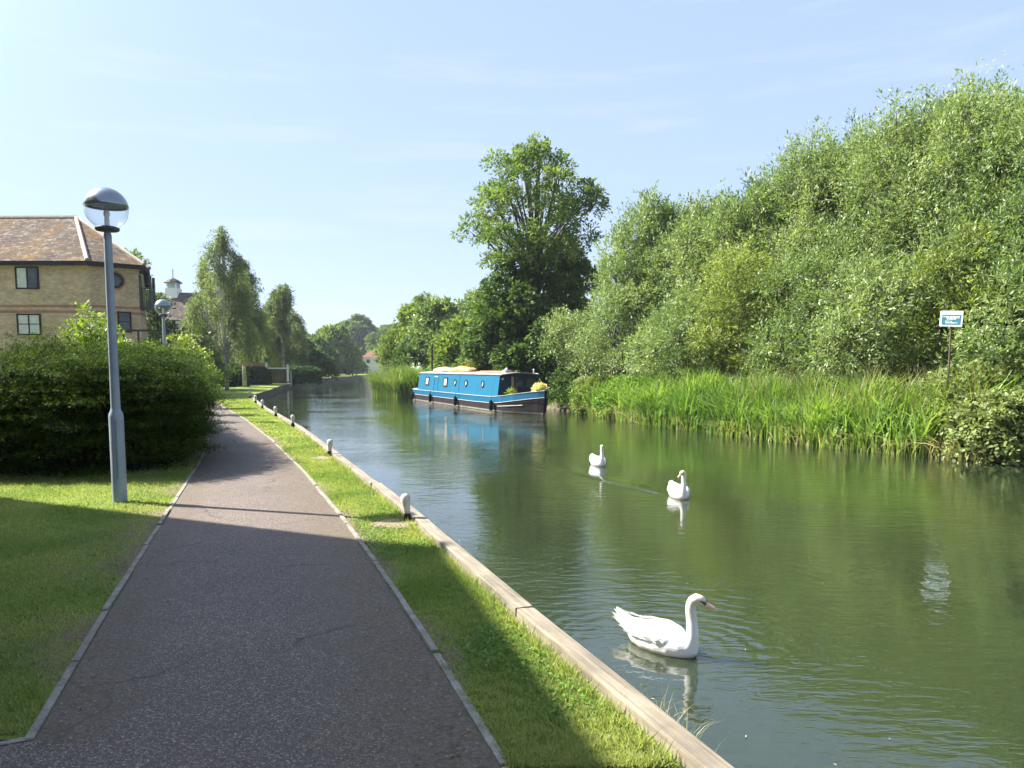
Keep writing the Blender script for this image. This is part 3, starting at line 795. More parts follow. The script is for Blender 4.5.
# balcony on the return face
bl = MB()
za, zb_ = at(150, 308, 44).z, at(150, 276, 44).z
bA, bB = Vector((-21.1, 43.65, 0)), Vector((-21.42, 44.75, 0)); bo_ = Vector((.55, .16, 0))
for q in (bA+bo_*.12, bA+bo_, bB+bo_): bl.box(Vector((q.x, q.y, (za+zb_)/2))-HO, (.12, .12, zb_-za))
bl.box((bA+bB)/2+bo_*.5+Vector((0, 0, za))-HO, (.62, 1.2, .14), R(16))
for k in range(6):
    q = bA.lerp(bA+bo_, .1+k/6); bl.box(Vector((q.x, q.y-.01, za+.55))-HO, (.03, .03, 1.0))
for k in range(10):
    q = bA.lerp(bB, k/9)+bo_; bl.box(Vector((q.x, q.y, za+.55))-HO, (.03, .03, 1.0))
bl.box(bA+bo_*.5+Vector((0, 0, za+1.08))-HO, (.6, .06, .06), R(16)); bl.box((bA+bB)/2+bo_+Vector((0, 0, za+1.08))-HO, (.06, 1.15, .06), R(16))
bl.build('balcony', M['rail'], house)
bd = MB(); bd.box(Vector((-21.27, 44.3, za+1.1))-HO, (.06, .8, 2.0), R(16)); bd.build('balcony_door', M['pane'], house)

# a second block beside the path behind the photographer, whose shadow lies over the path
u1 = Vector((.275, -.961, 0)); v1 = Vector((-.905, .427, 0)); P0 = Vector((-8.45, 8.85, 0))
q5 = P0+v1*6.2; qs = P0+u1*17
fp = [(-24, q5.y), ((-24), -9), (qs.x-1.5, -9), (qs.x, qs.y), (P0.x, P0.y), (q5.x, q5.y)]
nb, _, NO = hip_block('brick_building', 'buff brick block of flats close beside the path, left of the camera', fp,
    [(-17.5, 4.5, 12.2, (0, 4, 5)), (-15.0, -3, 12.2, (1, 2, 3))], 7.45, (M['buff'], M['tiles']), .40, bands=((5.02, .13), (4.72, .13)))
ua = math.atan2(-u1.y, -u1.x)
for k in range(4):
    for zz in (1.5, 4.0, 6.4):
        c = P0 + u1*(2.5+3.6*k) + Vector((.961, .275, 0))*.01 + Vector((0, 0, zz)); window(nb, c-NO, math.atan2(.961, -.275), 1.3, 1.16, 2, True, ('curtain', 'pane'))

# house with a white cupola between the flats and the birches
cr = empty('cupola_house', (-34, 76, 0), 0, 'house with brown tiled roof and small white cupola behind the smaller lamp', 'house')
hb = MB(); zr = at(178, 293, 79).z; ze = at(178, 331, 75).z
hb.box((-.6, 2.5, (ze-.3)/2), (10.6, 7, ze-.3+.4)); hb.build('wall', M['render'], cr)
rf = MB(); x0, x1 = -6.5, 5.2
rf.add([(x0, -1.5, ze), (x1, -1.5, ze), (x1, 2.6, zr), (x0, 2.6, zr), (x1, 6.7, ze), (x0, 6.7, ze)], [(0, 1, 2, 3), (3, 2, 4, 5), (1, 4, 2), (0, 3, 5)])
rf_ = rf.build('roof', M['tiles2'], cr)
cu = empty('cupola', at(173.8, 296, 78.6)-Vector((-34, 76, 0))); cu.parent = cr
c = MB(); c.box((0, 0, .1), (1.2, 1.2, 1.3)); c.box((0, 0, 1.0), (1.0, 1.0, .6)); c.build('cupola_body', M['white'], cu)
c = MB()
for a in (0, 90, 180, 270):
    c.box(Matrix.Rotation(R(a), 3, 'Z') @ Vector((0, -.505, 1.0)), (.75, .02, .45), R(a))
c.build('louvre', simple('blue grey louvres', (.35, .42, .50), .5), cu)
c = MB(); c.lathe([(.95, 1.3), (.6, 1.55), (.2, 1.75), (.04, 1.8), (.035, 2.7), (0, 2.72)], 8); c.build('cupola_cap', M['fascia'], cu)
gp = at(193, 316, 73)-Vector((-34, 76, 0))
g = MB(); g.add([gp+Vector((-1.5, 0, -1.7)), gp+Vector((1.5, 0, -1.7)), gp+Vector((0, 0, .0)), gp+Vector((-1.5, 5, -1.7)), gp+Vector((1.5, 5, -1.7)), gp+Vector((0, 5, 0))], [(0, 1, 2), (0, 2, 5, 3), (1, 4, 5, 2)]); g.build('gable', M['tiles2'], cr)
g = MB()
for s in (-1, 1): g.tube([gp+Vector((0, -.06, .05)), gp+Vector((s*1.7, -.06, -1.85))], .14, 4)
g.build('bargeboard', M['fascia'], cr)
for px in (168.5, 174.5):
    q = at(px, 326, 74.4)-Vector((-34, 76, 0)); q.y = -1.02
    window(cr, q, 0, .9, 1.2, 1, False, ('curtain',))

# red roofed cottage far down the river
ct = empty('cottage', (-42, 232, 0), R(0), 'white cottage with red tiled roof far down the river', 'cottage')
c0 = at(373.5, 365.5, 232); c1 = at(373.5, 357, 232); c2 = at(373.5, 351.5, 235)
b = MB(); b.box((0, 3, c1.z/2-.2), (6.4, 6, c1.z+.4)); b.build('wall', M['render'], ct)
b = MB(); b.add([(-3.7, -.5, c1.z-.1), (3.7, -.5, c1.z-.1), (3.7, 6.5, c1.z-.1), (-3.7, 6.5, c1.z-.1), (-1.3, 3, c2.z+.3), (1.9, 3, c2.z+.3)], [(0, 1, 5, 4), (1, 2, 5), (2, 3, 4, 5), (3, 0, 4)]); r_ = b.build('roof', M['redtiles'], ct)
b = MB(); b.box((2.3, 3, c2.z+.5), (.7, .7, 2.4)); b.build('chimney', M['redbrick'], r_)
for xx in (-1.7, 1.2): window(ct, (xx, 0, c1.z-1.3), 0, 1.0, 1.1, 2, False, ('pane',))

# ------------------------------------------------------------------ street lamps
def make_lamp(label):
    root = empty('street_lamp', (0, 0, 0), 0, label, 'street lamp', 'globe lamps beside the path')
    HG = 3.54; RG = .243
    b = MB(); b.lathe([(.085, -.2), (.085, .02), (.084, 1.06), (.080, 1.09), (.058, 1.14), (.056, 1.16)], 20); bc = b.build('base_column', M['lamppaint'], root, True)
    b = MB(); b.box((.064, 0, .66), (.05, .10, .72)); b.box((.0895, 0, .66), (.006, .084, .68)); b.build('access_door', M['lamppaint'], bc, bevel=.006)
    b = MB(); b.lathe([(.0545, 1.15), (.052, 1.6), (.045, 3.09), (.045, 3.23), (.038, 3.25), (.038, 3.33)], 18); b.build('post', M['lamppaint'], root, True)
    b = MB(); b.lathe([(0, 3.275), (.12, 3.28), (.135, 3.295), (.135, 3.318), (.105, 3.33), (0, 3.331)], 24); b.build('collar', M['collar'], root, True)
    import math as m_
    pr = [(RG*m_.sin(a), HG-RG*m_.cos(a)) for a in np.linspace(.38, m_.pi/2+.12, 14)]
    b = MB(); b.lathe(pr, 36); gl = b.build('globe', M['glass'], root, True)
    pr = [((RG+.003)*m_.sin(a), HG-(RG+.003)*m_.cos(a)) for a in np.linspace(m_.pi/2+.10, m_.pi, 14)]
    pr = [(RG*.93, HG+.025), (RG*.95, HG+.016)] + pr
    b = MB(); b.lathe(pr, 36); b.build('dome', M['dome'], gl, True)
    b = MB(); b.lathe([(.03, 3.33), (.03, 3.42), (.022, 3.43), (.034, 3.46), (.036, 3.49), (.025, 3.52), (0, 3.53)], 14); b.build('bulb', M['bulb'], root, True)
    return root
lamp = make_lamp('tall grey globe lamp standing on the grass in front of the hedge'); lamp.location = (-4.85, 9.29, 0); lamp.rotation_euler = (0, R(.3), R(-38))
l2 = copy_tree(lamp); l2.location = (-10.9, 24, 0); l2['label'] = 'more distant globe lamp rising behind the far end of the hedge'

# ------------------------------------------------------------------ mooring bollards on the left bank
bo = empty('mooring_bollard', (0, 0, 0), 0, 'x', 'bollard', 'white mooring bollards along the left bank')
b = MB(); b.lathe([(.036, .085), (.038, .12), (.044, .17), (.050, .215), (.0515, .24), (.047, .268), (.034, .288), (.015, .296), (0, .297)], 18); b.build('bollard_head', M['bollard'], bo, True)
b = MB(); b.lathe([(.040, -.05), (.040, .02), (.037, .086)], 18); b.build('bollard_foot', M['black'], bo, True)
blab = ['peeling white bollard tilted over a cracked pad, closest to the swans', 'white bollard with black foot on a pad, second along the bank from the camera',
        'third white bollard along the bank, counting from the camera', 'fourth white bollard along the bank, counting from the camera',
        'fifth white bollard along the bank, counting from the camera', 'sixth white bollard along the bank, counting from the camera',
        'farthest white bollard on the bank, where the bank bends']
bpx = [(411, 523), (336.6, 457), (301, 427), (278, 417), (266, 409), (257, 403.5), (250, 398.5)]
for i, (px, py) in enumerate(bpx):
    o = bo if i == 0 else copy_tree(bo)
    q = gnd(px, py); dx = float(xb(q.y)) - .195
    q.x = min(q.x, dx)
    o.location = (q.x, q.y, .02); o['label'] = blab[i]
    s = [1.0, 1.05, 1.1, 1.15, 1.2, 1.25, 1.3][i]; o.scale = (s, s, s)
    o.rotation_euler = ((R(-3), R(-6), 0), (R(2), R(3), 1), (0, R(-3), 2), (R(3), 0, 0), (0, R(3), 0), (R(2), 0, 0), (0, R(-4), 0))[i]
def pad(q, label, w, l, rz):
    b = MB(); rgp = random.Random(int(q.x*100))
    k = 22; vs = []
    for z in (-.05, .016, .022):
        for i in range(k):
            a = 2*math.pi*i/k; c = max(abs(math.cos(a)), abs(math.sin(a)))
            r = 1/(c**.8)*(1+rgp.uniform(-.07, .05)) * (1 if z < .02 else .93)
            vs.append((math.cos(a)*r*w/2, math.sin(a)*r*l/2, z))
    fs = [(j*k+i, j*k+(i+1) % k, (j+1)*k+(i+1) % k, (j+1)*k+i) for j in range(2) for i in range(k)] + [tuple(2*k+i for i in range(k))]
    b.add(vs, fs)
    o = b.build('concrete_pad', M['pad']); o.location = (q.x, q.y, 0); o.rotation_euler = (0, 0, rz)
    tag(o, label, 'concrete pad', 'pads under the bollards')
q = gnd(406, 525); q.x = min(q.x, float(xb(q.y))-.35); pad(q, 'cracked reddish concrete pad under the bollard closest to the swans', .46, .42, R(-25))
q = gnd(335, 458.5); q.x = min(q.x, float(xb(q.y))-.34); pad(q, 'pale concrete pad under the second bollard from the camera', .42, .40, R(-25))

# ------------------------------------------------------------------ narrowboat
BA = math.atan2(-.923, .385)
boat = empty('narrowboat', (-5.46, 51.47, -.5), BA, 'long blue narrowboat with black hull moored by the reeds', 'narrowboat')
boat.scale = (1, 1.18, 1)
hb = MB()
xs = [-1.35, -1.25, -1.0, -.6, 0, 3, 6, 9, 12, 14.6, 15.6, 16.5, 17.3, 17.9, 18.2]
hw = [.30, .55, .80, .97, 1.05, 1.05, 1.05, 1.05, 1.05, 1.05, .97, .78, .48, .22, .05]
dk = [.80, .79, .77, .75, .74, .73, .73, .73, .73, .75, .82, .92, 1.02, 1.09, 1.12]
rows = []
for x, w, d in zip(xs, hw, dk):
    rake = .0 if x < 15 else (x-15)/3.2
    prof = [(.72*w if x > 15 else w*.98, -.35), (w*(.97-.25*rake), .02), (w*(.985-.12*rake), .10), (w*(1-.06*rake), d-.32), (w, d-.31), (w, d)]
    rows.append([(x-(.28*(1-(z+.35)/(d+.35)) if x > 15.5 else 0)*rake, y, z) for y, z in prof])
k = len(prof); vs = []; fs = []; mi = []
for r_ in rows: vs += [(x, -y, z) for x, y, z in r_] + [(x, y, z) for x, y, z in reversed(r_)]
kk = 2*k
for i in range(len(rows)-1):
    for j in range(kk-1):
        fs.append((i*kk+j, (i+1)*kk+j, (i+1)*kk+j+1, i*kk+j+1))
        jj = j if j < k else kk-2-j
        mi.append({0: 0, 1: 1, 2: 0, 3: 0, 4: 2, 5: 3}[jj] if j != k-1 else 3)
fs.append(tuple(range(kk-1, -1, -1))); mi.append(0); fs.append(tuple((len(rows)-1)*kk+j for j in range(kk))); mi.append(0)
n0 = len(hb.v); hb.v += vs; hb.f += fs; hb.mi += mi
hull = hb.build('hull', [M['hullblack'], M['rust'], M['hullblue'], M['roofgrey']], boat)
for off, nm in ((0.0, 'rubbing_strake'), (-.315, 'rubbing_strake')):
    s = MB()
    for sd in (-1, 1): s.tube([(x, sd*(w+.012), d+off) for x, w, d in zip(xs, hw, dk)], .011, 5)
    s.build(nm, M['boatwhite'], hull)
for sd in (-1, 1):
    s = MB(); s.tube([(15.2, sd*1.01, .30), (16.2, sd*.84, .36), (17.0, sd*.55, .42)], .016, 5); s.build('hull_stripe', M['boatwhite'], hull)
# cabin
def cab(x0, x1, name, mat, zt=1.80, wb=.95, wt=.83, z0=.70):
    m = MB(); ns = 7
    def sec(x, sh=0):
        p = [(x, -wb, z0), (x+sh, -wt, zt)]
        for i in range(1, ns): 
            t = -1+2*i/ns; p.append((x+sh, wt*t, zt+.10*(1-t*t)))
        return p + [(x+sh, wt, zt), (x, wb, z0)]
    a, b_ = sec(x0, .12), sec(x1)
    n = len(a); m.add(a+b_, [(i, n+i, n+i+1, i+1) for i in range(n-1)] + [tuple(range(n-1, -1, -1)), tuple(range(n, 2*n))])
    return m.build(name, mat, boat)
cabin = cab(.6, 15.0, 'cabin', M['cabinblue'])
rf = MB(); ns = 8
for (xa, xb_) in ((.62, 15.35),):
    vs = []
    for x in (xa, xb_):
        for dz in (.0, .03):
            for i in range(ns+1):
                t = -1+2*i/ns; vs.append((x, .87*t, 1.80+.10*(1-t*t)+.004+dz))
    m_ = ns+1
    fs = []
    for i in range(ns):
        fs += [(i, i+1, 2*m_+i+1, 2*m_+i), (m_+i, 3*m_+i, 3*m_+i+1, m_+i+1), (i, m_+i, m_+i+1, i+1), (2*m_+i, 2*m_+i+1, 3*m_+i+1, 3*m_+i)]
    fs += [(0, 2*m_, 3*m_, m_), (ns, m_+ns, 3*m_+ns, 2*m_+ns)]
    rf.add(vs, fs)
roof = rf.build('roof', M['roofgrey'], boat)
rl = MB()
for sd in (-1, 1): rl.tube([(.8, sd*.80, 1.87), (15.3, sd*.80, 1.87)], .018, 6)
rl.build('handrail', M['boatwhite'], roof)
# front bulkhead
fb = MB(); fb.add([(15.012, -.93, .74), (15.012, .93, .74), (15.012, .82, 1.80), (15.012, .4, 1.865), (15.012, 0, 1.885), (15.012, -.4, 1.865), (15.012, -.82, 1.80)], [tuple(range(7))]); fr = fb.build('front_bulkhead', M['navy'], boat)
d_ = MB(); d_.box((15.03, -.27, 1.24), (.03, .10, .96)); d_.box((15.035, -.10, 1.24), (.02, .02, .9)); d_.build('door_post', M['honey'], fr)
d_ = MB(); d_.box((15.03, .02, 1.22), (.03, .42, .92)); dd = d_.build('door', M['navy'], fr)
w_ = MB(); w_.box((15.048, .02, 1.42), (.012, .28, .36)); w_.build('pane', M['pane'], fr)
w_ = MB(); w_.box((15.02, .53, 1.42), (.03, .34, .42)); w_.build('window', M['pane'], fr)
w_ = MB(); w_.lathe([(0, 0), (.05, 0), (.05, .03), (0, .04)], 12); lw = w_.build('headlight', M['boatwhite'], fr); lw.location = (15.02, -.72, 1.62); lw.rotation_euler = (0, R(90), 0)
# cabin side: seams, windows, portholes
for x in (4.2, 5.0, 9.0):
    s = MB(); t = .5; s.box((x, -.888, 1.25), (.035, .03, 1.02), M=Matrix.Rotation(R(-6.2), 3, 'X')); s.build('panel_seam', M['hullblue'], cabin)
hl = MB(); hl.box((4.6, -.862, 1.62), (.75, .03, .05)); hl.build('side_hatch_trim', M['boatwhite'], cabin)
def on_side(x, z): return Vector((x, -(.95-.12*(z-.70)/1.10)-.012, z))
tilt = Matrix.Rotation(R(-6.2), 3, 'X')
for x in (2.7, 6.5):
    s = MB(); c = on_side(x, 1.33); w, h = .72, .52
    for a in (-1, 1): s.box(c+Vector((a*(w/2-.04), 0, 0)), (.08, .05, h), M=tilt)
    for a in (-1, 1): s.box(c+tilt @ Vector((0, 0, a*(h/2-.03))), (w-.16, .05, .06), M=tilt)
    f = s.build('window', M['fascia'], cabin)
    s = MB(); s.box(c+Vector((0, .006, 0)), (w-.16, .03, h-.12), M=tilt); s.build('pane', M['curtain'], f)
for x in (8.3, 10.2, 12.8):
    c = on_side(x, 1.33)
    s = MB(); s.lathe([(.13, -.02), (.19, -.02), (.19, .025), (.15, .035), (.13, .02)], 20); f = s.build('porthole', M['fascia'], cabin); f.location = c; f.rotation_euler = (R(84), 0, 0)
    s = MB(); s.lathe([(0, .004), (.135, .004)], 20); s.build('pane', M['curtain'], f)
tl = MB(); tl.tube([(-.9, 0, .8), (-.9, 0, 1.25), (-.5, 0, 1.4), (.1, 0, 1.42)], .025, 8); tl.build('tiller', M['black'], boat)
st = MB(); st.tube([(-1.25, -.5, .78), (-1.25, -.5, 1.5), (-1.3, 0, 1.55), (-1.25, .5, 1.5), (-1.25, .5, .78)], .02, 6); st.build('stern_rail', M['black'], boat)
# fenders hanging along the side
fe = empty('boat_fender', (0, 0, 0), 0, 'x', 'fender', 'black fenders along the blue boat')
b = MB(); b.tube([(0, 0, -.30), (0, 0, -.27), (0, 0, -.1), (0, 0, .12), (0, 0, .20), (0, 0, .24)], [.03, .09, .105, .10, .06, .02], 12); b.build('fender_body', M['black'], fe, True)
b = MB(); b.tube([(0, 0, .22), (0, .05, .42)], .012, 6); b.build('rope', M['black'], fe)
BW = Matrix.Translation(boat.location) @ Matrix.Rotation(BA, 4, 'Z')
for i, (x, lb) in enumerate(((.2, 'black fender hanging at the stern of the blue boat'), (4.3, 'black fender hanging below the two square boat windows'),
                             (9.2, 'black fender hanging below the two left portholes'), (14.75, 'black fender hanging at the front corner of the boat cabin'))):
    o = fe if i == 0 else copy_tree(fe)
    o.location = BW @ Vector((x, -1.36, .36)); o['label'] = lb; o.rotation_euler = (0, 0, BA)
b = MB(); b.tube([(0, 0, -.16), (0, 0, -.12), (0, 0, .1), (0, 0, .16)], [.05, .15, .15, .05], 12)
o = b.build('boat_fender', M['boatwhite'], None, True); o.location = BW @ Vector((-1.55, -.35, .45)); tag(o, 'white fender hanging at the very back of the blue boat', 'fender')

# loads on the boat roof
def lump(name, c, size, mat, seed, label, cat, group=None):
    rg_ = np.random.default_rng(seed); b = MB(); b.ball((0, 0, 0), 1, 20, 12)
    v = np.array(b.v); ph = rg_.uniform(0, 6, (6,)); 
    f = 1+.16*np.sin(v[:, 0]*5+ph[0])*np.sin(v[:, 1]*4+ph[1])+.10*np.sin(v[:, 0]*11+ph[2]+v[:, 2]*7)+.06*np.sin(v[:, 1]*13+ph[3])
    v = v*f[:, None]; v[:, 2] = np.maximum(v[:, 2], -.35); b.v = [tuple(q) for q in v*np.array(size)]
    o = b.build(name, mat, None, True); o.location = BW @ Vector(c); o.rotation_euler = (0, 0, BA)
    return tag(o, label, cat, group)
lump('tarpaulin_bundle', (6.6, .0, 1.99), (2.0, .42, .26), M['orange'], 1, 'orange tarpaulin bundle lying on the middle of the boat roof', 'tarpaulin')
lump('tarpaulin_bundle', (3.2, -.1, 1.97), (1.5, .45, .22), M['peach'], 2, 'faded peach tarpaulin bundle on the rear of the boat roof', 'tarpaulin')
b = MB()
for k, (y, zz) in enumerate(((-.35, 1.955), (-.12, 1.985), (.14, 1.985))): b.box((12.4, y, zz), (4.4, .2, .035), R(.5*k))
o = b.build('plank_stack', M['honey'], None); o.location = BW.translation; o.rotation_euler = (0, 0, BA); tag(o, 'brown planks stacked flat on the front of the boat roof', 'planks')
b = MB(); b.box((0, 0, .09), (.42, .32, .18)); b.lathe([(.08, .18), (.10, .22), (0, .30)], 10)
o = b.build('roof_vent', M['boatwhite'], None, bevel=.02); o.location = BW @ Vector((14.3, -.35, 1.87)); o.rotation_euler = (0, 0, BA); tag(o, 'small white box with cap on the front corner of the boat roof', 'box')
b = MB(); b.lathe([(.03, 0), (.035, .18), (.06, .2), (.0, .26)], 10); o = b.build('roof_lamp', M['boatwhite'], None); o.location = BW @ Vector((15.2, .74, 1.86)); tag(o, 'small white lantern on the front right corner of the boat roof', 'lantern')
rng = np.random.default_rng(77)
def potted(c, label, mat, r, h, seed, potr=.16, poth=.22, n=60):
    rg_ = np.random.default_rng(seed)
    root = empty('potted_plant', BW @ Vector(c), 0, label, 'potted plant')
    b = MB(); b.lathe([(0, 0), (potr*.8, 0), (potr, poth), (potr*.9, poth), (potr*.85, poth*.9), (0, poth*.9)], 14); b.build('pot', M['terracotta'], root, True)
    u = norm(rg_.normal(size=(n, 3))); u[:, 2] = np.abs(u[:, 2])+.35
    arr = sprays(rg_, np.tile([0, 0, poth*.9], (n, 1))+u*.03, u, np.full(n, h), 8, (.16, .045), .25, r*.3, .9, None)
    link('leaves', leaf_mesh('leaves', *arr), M[mat], root)
potted((7.6, .25, 1.87), 'yellow spiky plant in a dark pot on the boat roof', 'gold', .4, .75, 5)
potted((16.9, .3, .86), 'mound of cream flowers in a pot on the boat bow', 'cream', .6, .36, 6, .2, .25, 110)
potted((15.6, -.55, .72), 'small green plant in a pot beside the boat front door', 'lime', .3, .3, 7, .12, .2, 24)

# ------------------------------------------------------------------ swans
def make_swan(x, y, head, turn, s, label):
    root = empty('swan', (x, y, -.5), head, label, 'swan', 'white swans on the river')
    root.scale = (s, s, s)
    b = MB()
    sec = [(-.47, .175, .012, .010, .010), (-.41, .150, .040, .022, .020), (-.34, .115, .075, .04, .06), (-.25, .085, .120, .07, .12), (-.12, .07, .155, .08, .14),
           (.02, .07, .165, .085, .145), (.13, .07, .150, .085, .14), (.22, .075, .115, .085, .125), (.28, .075, .075, .06, .09), (.315, .07, .03, .03, .04)]
    n = 20; vs = []
    for (sx, z, w, ht, hb_) in sec:
        for k in range(n):
            a = 2*math.pi*k/n; zz = math.sin(a); vs.append((sx, math.cos(a)*w, z + (ht if zz > 0 else hb_)*zz))
    fs = [(i*n+k, (i+1)*n+k, (i+1)*n+(k+1) % n, i*n+(k+1) % n) for i in range(len(sec)-1) for k in range(n)]
    fs += [tuple(range(n)), tuple((len(sec)-1)*n+k for k in range(n-1, -1, -1))]
    b.add(vs, fs)
    # folded wings, raised a little and crossing over the tail
    for sd in (-1, 1):
        b.tube([(.17, sd*.075, .088), (.10, sd*.100, .106), (0, sd*.106, .118), (-.12, sd*.092, .118), (-.24, sd*.064, .118), (-.35, sd*.038, .140), (-.44, sd*.020, .172)],
               [.03, .058, .072, .070, .050, .027, .006], 14)
    b.tube([(-.25, 0, .105), (-.37, 0, .150), (-.49, .005, .225)], [.06, .042, .008], 10)
    ct, st_ = math.cos(turn), math.sin(turn)
    def hd(p, o=(.262, 0)):        # the head end of the neck turns about the neck's axis
        dx, dy = p[0]-o[0], p[1]-o[1]
        return (o[0]+dx*ct-dy*st_, o[1]+dx*st_+dy*ct, p[2])
    nk = [((.235, 0, .06), .082), ((.262, 0, .12), .063), ((.275, 0, .18), .050), ((.272, 0, .25), .0445), ((.262, 0, .32), .0415), ((.255, 0, .38), .042), ((.258, 0, .425), .041)]
    hdp = [((.272, 0, .455), .041), ((.298, 0, .470), .0435), ((.328, 0, .463), .0400), ((.352, 0, .449), .0300), ((.368, 0, .439), .021)]
    b.tube([p for p, r in nk]+[hd(p) for p, r in hdp], [r for p, r in nk]+[r for p, r in hdp], 16)
    me = remeshed(b, .0085, 5, 'body')
    body = link('body', me, M['swan'], root, True)
    # layered wing and tail feathers lying back over the body
    rf_ = np.random.default_rng(int(abs(x)*100)); wp = np.array([(.17, .075, .088), (.10, .100, .106), (0, .106, .118), (-.12, .092, .118), (-.24, .064, .118), (-.35, .038, .140), (-.44, .020, .172)]); wr = np.array([.03, .058, .072, .070, .050, .027, .006])
    ps, ds, ns, ln_, wd_ = [], [], [], [], []
    for sd in (-1, 1):
        for row, (t0, t1, nu, vs_, lf, wf) in enumerate(((.3, 2.6, 9, (-.5, -.1, .3, .7, 1.1, 1.5), .075, .040), (2.2, 4.2, 7, (-.6, -.2, .2, .6, 1.0, 1.4), .115, .038), (3.6, 5.2, 6, (-.5, 0, .5, 1.0, 1.4), .15, .028))):
            for iu in range(nu):
                for v_ in vs_:
                    t_ = t0+(t1-t0)*(iu+(.5 if vs_.index(v_) % 2 else 0)+rf_.uniform(-.1, .1))/nu; i_ = min(5, int(t_)); q_ = t_-i_
                    c_ = wp[i_]*(1-q_)+wp[i_+1]*q_; r_ = wr[i_]*(1-q_)+wr[i_+1]*q_; tg = wp[i_+1]-wp[i_]
                    out_ = np.array([0, math.cos(v_), math.sin(v_)]); p_ = c_+out_*(r_*.97); tg = tg/np.linalg.norm(tg); d_ = tg+out_*.10
                    f_ = np.array([1, sd, 1.0]); ps.append(p_*f_); ds.append(d_*f_); ns.append((out_+rf_.normal(size=3)*.12)*f_); ln_.append(lf*rf_.uniform(.85, 1.15)); wd_.append(wf*rf_.uniform(.85, 1.15))
    link('wing_feathers', leaf_mesh('wing_feathers', np.array(ps), np.array(ds), np.array(ns), np.array(ln_), np.array(wd_), np.ones(len(ps))), M['swan'], body)
    b = MB(); b.tube([hd(p) for p in ((.352, 0, .448), (.375, 0, .434), (.405, 0, .419), (.432, 0, .405), (.447, 0, .397))], [.019, .0175, .015, .0135, .006], 12)
    b.build('bill', M['bill'], body, True)
    b = MB(); b.ball(hd((.366, 0, .456)), .0145, 12, 8); b.ball(hd((.362, 0, .440)), (.021, .021, .019), 12, 8)
    for sd in (-1, 1): b.tube([hd((.360, sd*.016, .447)), hd((.335, sd*.035, .463))], [.013, .005], 8)
    b.build('face_mask', M['mask'], body, True)
    b = MB(); b.ball(hd((.446, 0, .397)), .006, 8, 6); b.build('bill_tip', M['mask'], body, True)
    for sd in (-1, 1):
        b = MB(); b.ball(hd((.331, sd*.0375, .466)), .0065, 10, 8); b.build('eye', M['mask'], body, True)
    return root
sl = ['white swan gliding close to the timber bank, the largest of the three in view', 'white swan in midstream turning its bill over one shoulder, trailing a pale wake', 'white swan facing the viewer, farthest off and closest to the boat']
for a, l in zip(SWANS, sl): make_swan(*a, l)

# ------------------------------------------------------------------ sign on the far bank
sg = empty('notice_sign', (10.86, 19.0, .1), R(-40), 'white notice board with teal panel on a thin post above the reeds', 'sign')
zt, zb2 = at(950, 311, 19).z-.1, at(950, 326.5, 19).z-.1
b = MB(); b.tube([(0, .02, -.4), (0.01, .02, zt-.04)], .022, 8); b.build('post', M['oak'], sg)
b = MB(); b.box((.01, -.015, (zt+zb2)/2), (.50, .025, zt-zb2), M=Matrix.Rotation(R(3), 3, 'Y')); bd_ = b.build('board', M['white'], sg, bevel=.004)
b = MB(); Mr = Matrix.Rotation(R(3), 3, 'Y'); zc = (zt+zb2)/2
b.box(Vector((.01, -.030, zc-.02)), (.41, .008, .245), M=Mr); b.build('panel', M['teal'], bd_)
b = MB(); rr = random.Random(9)
for row, (z, x0_, x1_, hh) in enumerate(((.068, -.16, .17, .026), (.036, -.10, .18, .018), (.008, -.08, .10, .020), (-.042, -.12, .02, .016), (-.082, -.10, .15, .024))):
    x = x0_
    while x < x1_:
        w = rr.uniform(.010, .028)
        b.box(Vector((.01, -.0355, zc)) + Mr @ Vector((x, 0, z-.02)), (w, .004, hh), M=Mr); x += w+rr.uniform(.004, .012)
b.build('lettering', M['white'], bd_)

